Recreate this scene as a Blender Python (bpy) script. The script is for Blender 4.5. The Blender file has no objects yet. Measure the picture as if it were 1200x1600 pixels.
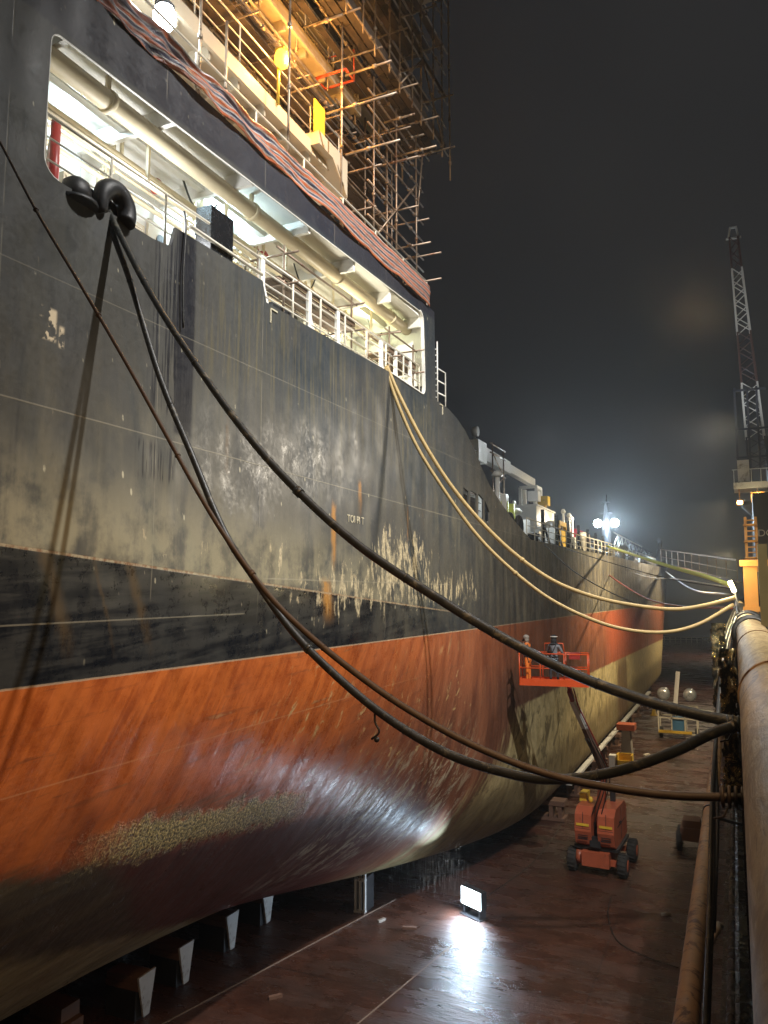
import bpy, bmesh, math, random
from mathutils import Vector, Matrix
random.seed(7)
R = math.radians
S = bpy.context.scene
COL = S.collection

# ------------------------------------------------------------------ camera
CAMH = 11.5
YAW, PIT, FPX = R(24.39), R(6.08), 1202.0
Fw = Vector((-math.sin(YAW)*math.cos(PIT), math.cos(YAW)*math.cos(PIT), math.sin(PIT)))
Rt = Vector((math.cos(YAW), math.sin(YAW), 0)); Up = Rt.cross(Fw)
cam_d = bpy.data.cameras.new('camera'); cam = bpy.data.objects.new('camera', cam_d); COL.objects.link(cam)
m = Matrix((Rt, Up, -Fw)).transposed().to_4x4(); m.translation = (0, 0, CAMH); cam.matrix_world = m
cam_d.sensor_fit = 'VERTICAL'; cam_d.sensor_height = 24; cam_d.lens = FPX/1600*24
cam_d.clip_start = 0.05; cam_d.clip_end = 2000
S.camera = cam

# ------------------------------------------------------------------ night sky
W = bpy.data.worlds.new('World'); S.world = W; W.use_nodes = True
wn = W.node_tree; bg = wn.nodes['Background']
tc = wn.nodes.new('ShaderNodeTexCoord'); nz = wn.nodes.new('ShaderNodeTexNoise'); cr = wn.nodes.new('ShaderNodeValToRGB')
nz.inputs['Scale'].default_value = 1.6; nz.inputs['Detail'].default_value = 3
cr.color_ramp.elements[0].position = .3; cr.color_ramp.elements[0].color = (.0070, .0082, .0105, 1)
cr.color_ramp.elements[1].position = .75; cr.color_ramp.elements[1].color = (.0165, .0170, .0178, 1)
wn.links.new(tc.outputs['Generated'], nz.inputs['Vector']); wn.links.new(nz.outputs['Fac'], cr.inputs['Fac'])
wn.links.new(cr.outputs['Color'], bg.inputs['Color']); bg.inputs['Strength'].default_value = 1.0
S.view_settings.view_transform = 'Standard'; S.view_settings.look = 'None'; S.view_settings.exposure = 0; S.view_settings.gamma = 1
S.render.engine = 'CYCLES'
S.cycles.max_bounces = 5; S.cycles.sample_clamp_indirect = 3

def lamp(kind, loc, energy, color, size=.2, aim=None, angle=120, blend=.5, size_y=None):
    d = bpy.data.lights.new('lamp', kind); d.energy = energy; d.color = color
    if kind == 'AREA':
        d.size = size
        if size_y: d.shape = 'RECTANGLE'; d.size_y = size_y
    else: d.shadow_soft_size = size
    if kind == 'SPOT': d.spot_size = R(angle); d.spot_blend = blend
    o = bpy.data.objects.new('lamp_light', d); COL.objects.link(o); o.location = loc
    if aim is not None: o.rotation_euler = (Vector(aim)-Vector(loc)).to_track_quat('-Z', 'Y').to_euler()
    return o
WARM = (1, .80, .52); COOL = (.72, .88, 1); SOD = (1, .47, .10)
# yard floodlights: one on the wing wall mast behind the photographer, others along the wall
lamp('SPOT', (5.5, 11.2, 31), 40000, (1, .97, .93), .28, (-9, 20, 10), 80, .9)
lamp('SPOT', (-.2, 56, 17.6), 16000, (1, .80, .50), .3, (-9, 57, 8), 132, .9)
lamp('SPOT', (.2, 27, 17), 3200, (1, .89, .72), .5, (-9, 20, 11), 100, 1)
lamp('SPOT', (.6, 3, 15), 1500, (1, .60, .28), .3, (-9, 10, 7), 90, 1)
lamp('SPOT', (-.2, 100, 16.5), 11000, (1, .78, .48), .3, (-9, 96, 8), 130, .9)
lamp('SPOT', (-.2, 155, 14), 11000, (1, .80, .58), .3, (-12, 155, 0), 130, .9)

# ------------------------------------------------------------------ helpers
def at(px, py, X=None, Y=None, Z=None):
    d = Fw + Rt*((px-600)/FPX) + Up*((800-py)/FPX)
    t = X/d.x if X is not None else Y/d.y if Y is not None else (Z-CAMH)/d.z
    return Vector((0, 0, CAMH)) + d*t
def at_plane(px, py, A, B):
    d = Fw + Rt*((px-600)/FPX) + Up*((800-py)/FPX)
    n = Vector((B[1]-A[1], -(B[0]-A[0]), 0)); t = (n.x*A[0]+n.y*A[1])/(n.x*d.x+n.y*d.y)
    return Vector((0, 0, CAMH)) + d*t

class MB:
    def __init__(s): s.bm = bmesh.new()
    def box(s, x0, x1, y0, y1, z0, z1, rot=None, org=None):
        vs = [Vector((x, y, z)) for x in (x0, x1) for y in (y0, y1) for z in (z0, z1)]
        if rot is not None: vs = [org + rot @ (v-org) for v in vs]
        b = [s.bm.verts.new(v) for v in vs]
        for f in ((0,1,3,2),(4,6,7,5),(0,4,5,1),(2,3,7,6),(0,2,6,4),(1,5,7,3)): s.bm.faces.new([b[i] for i in f])
        return s
    def bar(s, a, b, w, h=None, up=Vector((0,0,1))):
        a = Vector(a); b = Vector(b); h = h or w; d = (b-a).normalized()
        if abs(d.dot(up)) > .98: up = Vector((0,1,0))
        u = d.cross(up).normalized(); v = u.cross(d)
        c = [s.bm.verts.new(p+u*i*w/2+v*j*h/2) for p in (a, b) for i, j in ((-1,-1),(1,-1),(1,1),(-1,1))]
        for f in ((0,1,2,3),(7,6,5,4),(0,4,5,1),(1,5,6,2),(2,6,7,3),(3,7,4,0)): s.bm.faces.new([c[i] for i in f])
        return s
    def tube(s, pts, r, n=8, cap=True):
        pts = [Vector(p) for p in pts]; N = len(pts); rs = r if isinstance(r, (list, tuple)) else [r]*N
        t = (pts[1]-pts[0]).normalized(); u = t.orthogonal().normalized(); rings = []
        for i, p in enumerate(pts):
            t2 = ((pts[min(i+1, N-1)]-pts[max(i-1, 0)])).normalized()
            u = (u - t2*u.dot(t2)).normalized(); v = t2.cross(u)
            rings.append([s.bm.verts.new(p+(u*math.cos(2*math.pi*k/n)+v*math.sin(2*math.pi*k/n))*rs[i]) for k in range(n)])
        for i in range(N-1):
            for k in range(n):
                f = s.bm.faces.new([rings[i][k], rings[i][(k+1)%n], rings[i+1][(k+1)%n], rings[i+1][k]]); f.smooth = True
        if cap: s.bm.faces.new(rings[0][::-1]); s.bm.faces.new(rings[-1])
        return s
    def lathe(s, c, prof, n=16, axis='z', rot=None):
        c = Vector(c); rings = []
        for r_, h in prof:
            ring = []
            for k in range(n):
                a = 2*math.pi*k/n; p = (r_*math.cos(a), r_*math.sin(a), h)
                if axis == 'x': p = (p[2], p[0], p[1])
                if axis == 'y': p = (p[0], p[2], p[1])
                p = Vector(p)
                if rot is not None: p = rot @ p
                ring.append(s.bm.verts.new(c+p))
            rings.append(ring)
        for i in range(len(rings)-1):
            for k in range(n):
                f = s.bm.faces.new([rings[i][k], rings[i][(k+1)%n], rings[i+1][(k+1)%n], rings[i+1][k]]); f.smooth = True
        s.bm.faces.new(rings[0][::-1]); s.bm.faces.new(rings[-1])
        return s
    def ball(s, c, rx, ry=None, rz=None, n=12):
        ry = ry or rx; rz = rz or rx
        g = bmesh.ops.create_uvsphere(s.bm, u_segments=n, v_segments=max(6, n//2+2), radius=1)
        for v in g['verts']: v.co = Vector((v.co.x*rx, v.co.y*ry, v.co.z*rz))+Vector(c)
        for f in s.bm.faces:
            if g['verts'][0] in f.verts: pass
        for v in g['verts']:
            for f in v.link_faces: f.smooth = True
        return s
    def prism(s, outline, z0, z1, axis='z'):
        def P(a, b, c): return {'z': (a, b, c), 'x': (c, a, b), 'y': (a, c, b)}[axis]
        lo = [s.bm.verts.new(P(a, b, z0)) for a, b in outline]; hi = [s.bm.verts.new(P(a, b, z1)) for a, b in outline]
        n = len(outline); s.bm.faces.new(lo[::-1]); s.bm.faces.new(hi)
        for k in range(n): s.bm.faces.new([lo[k], lo[(k+1)%n], hi[(k+1)%n], hi[k]])
        return s
    def build(s, name, mat, parent=None, bevel=0):
        if bevel:
            bmesh.ops.bevel(s.bm, geom=[e for e in s.bm.edges if e.calc_face_angle(0) > .6], offset=bevel, segments=2, affect='EDGES', clamp_overlap=True)
        bmesh.ops.recalc_face_normals(s.bm, faces=s.bm.faces)
        me = bpy.data.meshes.new(name)
        o = bpy.data.objects.new(name, me); COL.objects.link(o)
        org = Vector((0, 0, 0)); p = parent
        while p is not None: org += p.location; p = p.parent
        if parent is not None: o.parent = parent
        for v in s.bm.verts: v.co -= org
        s.bm.to_mesh(me); s.bm.free()
        me.materials.append(mat); return o

def tag(o, label=None, cat=None, group=None, kind=None):
    if label: o['label'] = label
    if cat: o['category'] = cat
    if group: o['group'] = group
    if kind: o['kind'] = kind
    return o
def thing(name, loc, label, cat, group=None):
    o = bpy.data.objects.new(name, None); COL.objects.link(o); o.location = loc; o.empty_display_size = .3
    return tag(o, label, cat, group)
def solo(mb, name, mat, loc, label, cat, group=None, bevel=0):
    """a thing that is one mesh, its origin at loc"""
    o = mb.build(name, mat, None, bevel); loc = Vector(loc)
    o.data.transform(Matrix.Translation(-loc)); o.location = loc
    return tag(o, label, cat, group)
def catmull(pts, k=8):
    pts = [Vector(p) for p in pts]; P = [2*pts[0]-pts[1]]+pts+[2*pts[-1]-pts[-2]]; out = []
    for i in range(1, len(P)-2):
        for j in range(k):
            t = j/k; a, b, c, d = P[i-1], P[i], P[i+1], P[i+2]
            out.append(.5*((2*b)+(c-a)*t+(2*a-5*b+4*c-d)*t*t+(3*b-a-3*c+d)*t**3))
    out.append(pts[-1]); return out
def copy_tree(o, parent=None, off=Vector((0,0,0))):
    c = o.copy(); COL.objects.link(c); c.parent = parent
    if parent is None: c.location = o.location + off
    for ch in list(o.children): copy_tree(ch, c)
    return c

# ------------------------------------------------------------------ node language
class G:
    def __init__(s, nt): s.nt = nt
    def n(s, t): return s.nt.nodes.new(t)
    def put(s, sock, v):
        if isinstance(v, E_): v = v.s
        if isinstance(v, bpy.types.NodeSocket): s.nt.links.new(v, sock)
        else: sock.default_value = v
    def m(s, op, a, b=0., c=0., clamp=False):
        k = s.n('ShaderNodeMath'); k.operation = op; k.use_clamp = clamp
        for i, v in enumerate((a, b, c)): s.put(k.inputs[i], v)
        return E_(s, k.outputs[0])
    def vec(s, x, y, z):
        k = s.n('ShaderNodeCombineXYZ')
        for i, v in enumerate((x, y, z)): s.put(k.inputs[i], v)
        return k.outputs[0]
    def noise(s, v, scale=1., det=4., rough=.55, dist=0.):
        k = s.n('ShaderNodeTexNoise'); s.put(k.inputs['Vector'], v); k.inputs['Scale'].default_value = scale
        k.inputs['Detail'].default_value = det; k.inputs['Roughness'].default_value = rough; k.inputs['Distortion'].default_value = dist
        return E_(s, k.outputs['Fac'])
    def vor(s, v, scale=1., out='Distance', feat='F1'):
        k = s.n('ShaderNodeTexVoronoi'); k.feature = feat; s.put(k.inputs['Vector'], v); k.inputs['Scale'].default_value = scale
        return E_(s, k.outputs[out])
    def sm(s, x, a, b, lo=0., hi=1.):
        k = s.n('ShaderNodeMapRange'); k.interpolation_type = 'SMOOTHSTEP'
        s.put(k.inputs[0], x); s.put(k.inputs[1], a); s.put(k.inputs[2], b); s.put(k.inputs[3], lo); s.put(k.inputs[4], hi)
        return E_(s, k.outputs[0])
    def box(s, y, z, y0, y1, z0, z1, e=.3):
        return s.sm(y, y0-e, y0+e)*s.sm(y, y1+e, y1-e)*s.sm(z, z0-e, z0+e)*s.sm(z, z1+e, z1-e)
    def line(s, x, c, w):
        return s.sm(s.m('ABSOLUTE', x-c), w*1.4, w*.6)
    def mix(s, f, a, b):
        k = s.n('ShaderNodeMix'); k.data_type = 'RGBA'; k.clamp_factor = True
        s.put(k.inputs[0], f)
        for i, v in ((6, a), (7, b)):
            if isinstance(v, tuple): v = (*v, 1)[:4]
            s.put(k.inputs[i], v)
        return k.outputs[2]
    def pos(s, obj=False):
        if obj: o = s.n('ShaderNodeTexCoord').outputs['Object']
        else: o = s.n('ShaderNodeNewGeometry').outputs['Position']
        k = s.n('ShaderNodeSeparateXYZ'); s.nt.links.new(o, k.inputs[0])
        return o, E_(s, k.outputs[0]), E_(s, k.outputs[1]), E_(s, k.outputs[2])
    def bump(s, h, st=.3, dist=.02, nrm=None):
        k = s.n('ShaderNodeBump'); k.inputs['Strength'].default_value = st; k.inputs['Distance'].default_value = dist
        s.put(k.inputs['Height'], h)
        if nrm: s.nt.links.new(nrm, k.inputs['Normal'])
        return k.outputs[0]
class E_:
    def __init__(s, g, sock): s.g = g; s.s = sock
    def __add__(s, o): return s.g.m('ADD', s, o)
    __radd__ = __add__
    def __sub__(s, o): return s.g.m('SUBTRACT', s, o)
    def __rsub__(s, o): return s.g.m('SUBTRACT', o, s)
    def __mul__(s, o): return s.g.m('MULTIPLY', s, o)
    __rmul__ = __mul__
    def __truediv__(s, o): return s.g.m('DIVIDE', s, o)
def newmat(name):
    mt = bpy.data.materials.new(name); mt.use_nodes = True; b = mt.node_tree.nodes['Principled BSDF']
    return mt, G(mt.node_tree), b
def paint(name, col, rough=.5, metal=0., var=.25, scale=6., dirt=None, bump=.0, dirt_amt=.55, obj=True):
    """coloured surface with mottling, optional dirt or rust patches of their own shape"""
    mt, g, b = newmat(name); p, x, y, z = g.pos(obj)
    n = g.noise(p, scale, 5, .6)
    c = g.mix(n, tuple(v*(1-var) for v in col), tuple(min(1, v*(1+var)) for v in col))
    if dirt:
        n2 = g.noise(p, scale*.6, 8, .7, .6)
        c = g.mix(g.sm(n2, dirt_amt, dirt_amt+.12), c, dirt)
    g.put(b.inputs['Base Color'], c); b.inputs['Metallic'].default_value = metal
    g.put(b.inputs['Roughness'], g.sm(n, .2, .8, rough*.8, min(1, rough*1.25)))
    if bump: g.put(b.inputs['Normal'], g.bump(g.noise(p, scale*5, 5, .65), bump, .01))
    return mt
def glow(name, col, st):
    mt, g, b = newmat(name); b.inputs['Base Color'].default_value = (.02, .02, .02, 1)
    b.inputs['Emission Color'].default_value = (*col, 1); b.inputs['Emission Strength'].default_value = st
    return mt

M = dict(
    white=paint('white_paint', (.78, .77, .72), .4, var=.1, scale=2, dirt=(.36, .27, .17), dirt_amt=.66),
    cream=paint('cream_paint', (.50, .42, .30), .5, var=.12, scale=1.5, dirt=(.25, .18, .12), dirt_amt=.62),
    pipecream=paint('pipe_cream', (.72, .62, .42), .45, var=.1, scale=2),
    scafgrey=paint('scaffold_steel_grey', (.34, .27, .20), .45, .5, var=.5, scale=4, dirt=(.09, .05, .03), dirt_amt=.52),
    scafwood=paint('weathered_board', (.075, .055, .042), .8, var=.6, scale=3, dirt=(.02, .016, .014), dirt_amt=.52, bump=.2),
    castiron=paint('cast_iron', (.018, .019, .021), .42, var=.5, scale=12, bump=.5, dirt=(.09, .06, .04), dirt_amt=.6),
    shoe=paint('stained_plate', (.48, .47, .45), .6, var=.25, scale=3, dirt=(.15, .08, .05), dirt_amt=.52, bump=.2),
    black=paint('black_paint', (.012, .013, .015), .25, var=.4, scale=9, bump=.3),
    rubber=paint('black_rubber', (.018, .019, .018), .42, var=.5, scale=9, bump=.4, dirt=(.10, .09, .065), dirt_amt=.54),
    brownhose=paint('brown_hose', (.055, .036, .025), .5, var=.35, scale=10, bump=.15),
    yellowhose=paint('tan_hose', (.42, .30, .12), .5, var=.3, scale=8),
    redhose=paint('red_hose', (.35, .06, .04), .5),
    lime=paint('lime_hose', (.72, .80, .12), .5, var=.2),
    rail=paint('rail_paint', (.62, .58, .48), .45, var=.2, scale=5, dirt=(.2, .11, .06), dirt_amt=.6),
    galv=paint('scaffold_steel', (.24, .18, .13), .42, .5, var=.5, scale=4, dirt=(.13, .06, .03), dirt_amt=.52),
    wood=paint('scaffold_board', (.12, .075, .045), .75, var=.5, scale=3, dirt=(.035, .025, .02), dirt_amt=.55, bump=.2),
    darksteel=paint('dark_steel', (.03, .03, .033), .45, .3, var=.4, scale=3, bump=.1),
    orange=paint('lift_orange', (.62, .085, .02), .35, var=.15, scale=3, dirt=(.2, .05, .025), dirt_amt=.6),
    salmon=paint('lift_body', (.36, .085, .04), .38, var=.2, scale=3, dirt=(.16, .06, .035), dirt_amt=.56),
    tyre=paint('tyre_rubber', (.02, .019, .018), .8, var=.3, dirt=(.06, .04, .03), bump=.3),
    red=paint('red_paint', (.33, .03, .025), .4, var=.2),
    crimson=paint('crimson_box', (.38, .03, .05), .45, var=.2),
    yellow=paint('yellow_paint', (.65, .42, .04), .45, var=.2, dirt=(.2, .12, .05), dirt_amt=.6),
    amber=paint('orange_yellow_steel', (.42, .19, .035), .5, var=.2, scale=1.5, dirt=(.22, .12, .05), dirt_amt=.6),
    concrete=paint('block_concrete', (.27, .24, .21), .85, var=.3, scale=4, bump=.3, dirt=(.07, .05, .04), dirt_amt=.6),
    timber=paint('block_timber', (.14, .075, .05), .8, var=.4, scale=5, bump=.3),
    rust=paint('rusty_pipe', (.34, .21, .11), .72, var=.5, scale=5, dirt=(.10, .05, .03), dirt_amt=.5, bump=.5),
    craneblue=paint('crane_steel', (.035, .04, .055), .5, var=.3, scale=1),
    cranegrey=paint('crane_grey', (.60, .60, .57), .5, var=.25, scale=1, dirt=(.15, .12, .1)),
    cranered=paint('crane_red', (.085, .045, .042), .5, var=.25, scale=1),
    orangecloth=paint('orange_coverall', (.70, .16, .02), .8, var=.25, scale=8),
    greycloth=paint('grey_coverall', (.22, .23, .25), .85, var=.3, scale=8),
    darkcloth=paint('dark_hood', (.015, .016, .02), .8),
    skin=paint('skin', (.35, .19, .12), .6),
    lampwhite=glow('lamp_white', (.86, .95, 1), 60), lampcool=glow('tube_cool', (.75, .92, 1), 22),
    lampsod=glow('lamp_sodium', (1, .40, .03), 6), lampgreen=glow('tube_green', (.95, 1, .65), 10),
    lampwarm=glow('lamp_warm', (1, .78, .42), 60), flood=glow('flood_panel', (.80, .92, 1), 22),
    markwhite=paint('mark_white', (.55, .5, .36), .6, var=.3, scale=20),
    blue=paint('blue_paint', (.05, .16, .3), .5, var=.3),
    silver=paint('dented_metal', (.45, .48, .5), .3, .6, var=.3),
)

# ------------------------------------------------------------------ hull material
def hull_material():
    mt, g, b = newmat('hull_paint'); p, x, y, z = g.pos()
    yz = g.vec(0., y, z)
    big = g.noise(yz, .35, 4, .6); med = g.noise(yz, 1.6, 6, .65); fine = g.noise(yz, 9, 6, .7)
    vs = g.noise(g.vec(0., y*1.7, z*.26), 1, 7, .66, .25)               # vertical streaks
    vs2 = g.noise(g.vec(3., y*11, z*.55), 1, 5, .6)
    dg = g.noise(g.vec(0., (y-z*.42)*3.3, (z+y*.42)*.42), 1, 8, .68, .35)  # slanting brush marks
    hz = g.noise(g.vec(5., y*.35, z*4-y*.3), 1, 7, .68, .3)
    # upper black-grey side
    up = g.mix(g.sm(y, 10.3, 15), (.072, .073, .067), (.026, .036, .046))
    up = g.mix(g.sm(y, 22, 32), up, (.085, .078, .066))
    up = g.mix(g.sm(vs*.5+big*.5, .44, .60)*.6*g.sm(z, 17.5, 12.8, .25, 1.), up, (.19, .172, .118))
    up = g.mix(g.sm(big*.7+med*.3, .42, .58)*.6, up, (.022, .028, .035))
    sw0 = g.noise(g.vec(6., y*14, z*2.4), 1, 3, .5); up = g.mix(g.sm(sw0, .68, .72)*g.sm(med, .5, .6)*.5, up, (.24, .21, .14))
    up = g.mix(g.sm(vs, .47, .33)*.5, up, (.024, .028, .033))
    up = g.mix(g.sm(y+(big-.5)*8, 26, 36)*g.sm(vs*.6+vs2*.4, .46, .62)*.8, up, (.30, .26, .18))
    up = g.mix(g.sm(big, .35, .62)*.25, up, (.11, .10, .085))
    # runs under the opening, greenish brown
    up = g.mix(g.sm(z, 19.55+0., 20.6)*.0+g.sm(z-(y-7)*.05, 19.52, 19.62)*.75, up, (.022, .022, .032))
    runs = g.box(y, z, 10.8, 23, 15.2, 17.4, .9)*g.sm(vs2, .46, .66)
    up = g.mix(runs*.45, up, (.15, .125, .055))
    drip = g.box(y, z, 9.55, 10.55, 14.5, 17.7, .12)*g.sm(g.noise(g.vec(9., y*16, z*.4), 1, 3, .5), .50, .56)
    drip2 = g.box(y, z, 10.15, 10.62, 14.2, 17.9, .06)*g.sm(med, .3, .4)
    drip3 = g.box(y, z, 9.3, 10.2, 13.35, 13.95, .08)*g.sm(g.noise(g.vec(2., y*19, z*.9), 1, 3, .5), .50, .55)
    up = g.mix((drip+drip2+drip3)*.9, up, (.011, .012, .017))
    # pale scuffed band above the knuckle
    kn = 12.12-(y-7)*.07
    above = z-kn
    sc = g.sm(above, 1.9, .1)*g.sm(med+vs*.5, .58, .86)*g.sm(y, 26, 14)
    up = g.mix(sc*.8, up, (.30, .27, .175))
    # dark band between knuckle and red
    lowb = g.mix(g.sm(hz+med*.4, .6, .82), (.008, .010, .014), (.040, .041, .040))
    lowb = g.mix(g.sm(vs, .52, .75)*.5, lowb, (.08, .075, .055))
    f_low = g.sm(above, .02, -.02)*g.sm(y, 30, 16)
    c = g.mix(f_low, up, lowb)
    # scraped primer showing through
    s1 = g.noise(g.vec(0., y*2.6, z*.95), 1, 9, .78, .3)
    yq = y+(med-.5)*5+(big-.5)*4; zq = z+(vs-.5)*1.6+(med-.5)*1.2
    reg = g.box(yq, zq, 18.0, 22.2, 12.5, 13.2, 1.1)*.24 + g.box(yq, zq, 14, 27, 10.9, 12.4, .9)*.15 + g.box(yq, zq, 34, 75, 11, 12.6, 1.4)*.15 + g.box(y, z, 8.5, 14, 12.1, 12.7, .5)*.09 + g.sm(z, 10.3, 16)*0.
    s2 = g.noise(g.vec(8., y*6.5+z*.6, z*1.6), 1, 7, .7)
    scr = g.sm(s1*.6+s2*.4+reg*1.1, .655, .70)
    scol = g.mix(g.sm(fine, .35, .65), (.30, .25, .16), (.66, .56, .36))
    c = g.mix(scr*.9, c, scol)
    # white nicks
    v1 = g.vor(g.vec(0., y*3.1+z*.35, z*1.25), 1); nk = g.sm(v1, .085, .05)*g.sm(med, .46, .54)
    c = g.mix(nk*.8*g.sm(z, 10.3, 11), c, (.5, .46, .33))
    v2 = g.vor(g.vec(7., y*7+z*1.2, z*1.9), 1); c = g.mix(g.sm(v2, .07, .045)*g.sm(big, .45, .55)*.6, c, (.34, .31, .22))
    pt = g.sm(g.noise(g.vec(0., y*4, z*3), 1, 5, .6), .48, .52)*(g.box(y, z, 7.35, 7.62, 15.0, 15.45, .03)+g.box(y, z, 7.68, 7.76, 14.95, 15.25, .03))
    c = g.mix(pt, c, (.62, .52, .36))
    # rust streaks
    def streak(yc, w, z0, z1, amt, slant=0.):
        yy = y+(z-z1)*slant+(med-.5)*.22+(fine-.5)*.10
        return g.sm(g.m('ABSOLUTE', yy-yc+(vs2-.5)*w*1.4), w*1.3, 0.)*g.sm(z, z0, z0+.7)*g.sm(z+(fine-.5)*.5, z1+.12, z1-.12)*g.sm(med+vs2*.8, .66, .92)*amt
    ru = streak(15.9, .13, 11.9, 13.6, 1.)+streak(15.5, .30, 10.7, 11.8, .9, .25)+streak(17.3, .10, 13.3, 14.3, .7)+streak(9.2, .13, 10.4, 12.0, .7, .45)+streak(7.6, .16, 10.4, 12.1, .7, .4)+streak(8.5, .05, 10.4, 12., .5, .4)+streak(11.65, .07, 13.2, 14.8, .5)+streak(20.4, .06, 12.8, 14.0, .6)
    c = g.mix(ru, c, g.mix(g.sm(y, 11, 14), (.085, .055, .026), (.42, .19, .035)))
    rk = g.line(above, 0., .02)*g.sm(y, 28, 20)
    c = g.mix(rk*.8, c, g.mix(g.sm(fine, .4, .6), (.24, .13, .07), (.42, .36, .24)))
    # weld seams
    fy = g.m('FRACT', y/3.05+.31)
    sv = g.line(fy, .5, .0035)*g.sm(g.noise(g.vec(0., z*.7, y*.4), 1, 3), .42, .55)
    sh = g.line(z, 14.05+.012*0, .011)+g.line(z-(y-7)*.012, 15.9, .009)*.6+g.line(z, 11.8, .014)*g.box(y, z, 13, 24, 11, 12.5, .2)+g.line(z-y*.006, 11.05, .012)*g.sm(y, 12.4, 12.3)
    c = g.mix((sv*.3+sh*.38)*g.sm(z, 10.3, 10.5), c, (.34, .31, .23))
    # ---------------- antifouling red
    rd = g.mix(g.sm(dg*.55+med*.45, .36, .60), (.30, .064, .015), (.58, .155, .034))
    rd = g.mix(g.sm(hz*.6+big*.4, .53, .60)*.5, rd, (.14, .045, .02))
    rd = g.mix(g.sm(big, .4, .7)*.4, rd, (.40, .10, .035))
    rd = g.mix(g.sm(dg+med*.3, .74, .86)*.75*g.sm(y, 8, 15), rd, (.09, .045, .03))
    rd = g.mix(g.sm(hz, .60, .68)*.45, rd, (.16, .055, .025))
    rd = g.mix(g.sm(hz+dg*.3, .78, .83)*.6*g.sm(y+z*.0, 8, 14), rd, (.58, .30, .13))
    sw = g.noise(g.vec(4., (y-z*.25)*9, z*.7), 1, 4, .6); rd = g.mix(g.sm(sw, .60, .72)*.4*g.sm(med, .4, .6), rd, (.13, .035, .013)); rd = g.mix(g.sm(sw, .38, .28)*.35*g.sm(med, .6, .4), rd, (.60, .22, .08))
    rd = g.mix(g.sm(y+(med-.5)*7+(big-.5)*5, 14.5, 25)*g.sm(z, 11, 7, .65, 1.)*.93, rd, g.mix(g.sm(vs, .35, .65), (.13, .052, .035), (.28, .115, .065)))
    rd = g.mix(g.sm(vs2, .60, .70)*g.sm(y, 20, 26)*.4, rd, (.30, .25, .16))
    rd = g.mix(g.box(y, z, 58, 83, 6.8, 11, 3)*.85, rd, (.56, .13, .06))
    # peeled cream primer low on the red, running aft-forward
    ed = 7.1+(y-14)*.12
    ps = g.noise(g.vec(1., (y-z*.5)*2.3, (z+y*.3)*1.5), 1, 9, .78, .7)
    pr = g.sm(dg*.3+ps*1.0, .735, .78)*g.box(y, z, 13.5, 27, 4.8, 9.6, 1.1)
    pr2 = g.sm(dg*.35+g.noise(g.vec(6., (y-z*.5)*2.2, z*1.7), 1, 9, .8, .8), .69, .76)*g.box(y, z, 18.5, 27.5, 3.0, 6.6, 1.)
    rd = g.mix(pr*.8, rd, (.58, .42, .20))
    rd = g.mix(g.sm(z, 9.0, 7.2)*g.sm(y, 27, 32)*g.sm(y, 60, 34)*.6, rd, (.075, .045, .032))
    # under-hull shade painted in dark, plus maroon and olive paint areas
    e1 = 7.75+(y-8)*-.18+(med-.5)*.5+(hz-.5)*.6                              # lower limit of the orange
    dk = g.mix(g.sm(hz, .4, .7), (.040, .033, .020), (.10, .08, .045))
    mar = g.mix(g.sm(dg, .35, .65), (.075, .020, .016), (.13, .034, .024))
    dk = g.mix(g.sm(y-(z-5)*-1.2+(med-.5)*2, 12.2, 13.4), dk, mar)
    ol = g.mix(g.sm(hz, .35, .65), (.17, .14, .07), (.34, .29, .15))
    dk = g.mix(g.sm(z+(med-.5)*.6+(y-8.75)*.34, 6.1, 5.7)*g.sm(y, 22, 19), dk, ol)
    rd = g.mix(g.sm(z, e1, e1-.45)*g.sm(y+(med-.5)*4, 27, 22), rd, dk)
    rd = g.mix(pr2*.85, rd, (.50, .44, .32))
    redspot = g.box(y+(med-.5)*2.5, z, 14.5, 20, 1, 2.4, .5); rd = g.mix(redspot*.85, rd, (.33, .055, .03))
    # barnacle growth
    gz = z-(7.42-(y-9.75)*.145)
    gq = gz*.85+(med-.5)*.8+(fine-.5)*.5
    gm = g.sm(gq, -.42, -.20)*g.sm(gq, .36, .18)*g.sm(y+(fine-.5)*3, 9.2, 11.2)*g.sm(y+(med-.5)*4+gz*1.5, 17.9, 15.6)
    sp = g.noise(yz, 19, 4, .75); gcol = g.mix(g.sm(sp, .42, .6), (.03, .025, .011), (.95, .78, .34))
    rd = g.mix(gm, rd, gcol)
    rd = g.mix(g.sm(gz, .15, .35)*g.sm(gz, .75, .45)*g.sm(y, 10, 12)*g.sm(y, 15.5, 14)*g.sm(hz, .4, .6)*.7, rd, (.11, .10, .06))
    # cream primer band along the parallel body
    ce = 6.75-(y-35)*.013+(med-.5)*.25
    cb = g.sm(z, ce+.08, ce-.08)*g.sm(y+(z-4)*-1.5+(dg-.5)*9, 27, 30)
    blot = g.sm(g.noise(g.vec(0., y*.75-z*.5, z*.9), 1, 6, .72, .5), .50, .60)
    crm = g.mix(g.sm(med, .3, .7), (.36, .29, .14), (.60, .50, .27))
    crm = g.mix(blot*.85*g.sm(y, 70, 45), crm, (.13, .105, .055))
    crm = g.mix(g.sm(z+(vs-.5)*1.2, 4.3, 3.3)*.75, crm, (.15, .115, .06))  # shade low on the hull painted in as brownish olive
    crm = g.mix(g.box(y+(vs-.5)*6, z, 62, 68, 1, 6.5, 1)*.8, crm, (.11, .06, .035))
    rd = g.mix(cb, rd, crm)
    wl = z-10.26
    sl = g.line(z-(y-7)*.02, 8.75, .011)*g.sm(y, 26, 15)
    rd = g.mix(sl*.5, rd, (.6, .3, .15))
    c = g.mix(g.sm(wl+(fine-.5)*.02, .012, -.012), c, rd)
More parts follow.
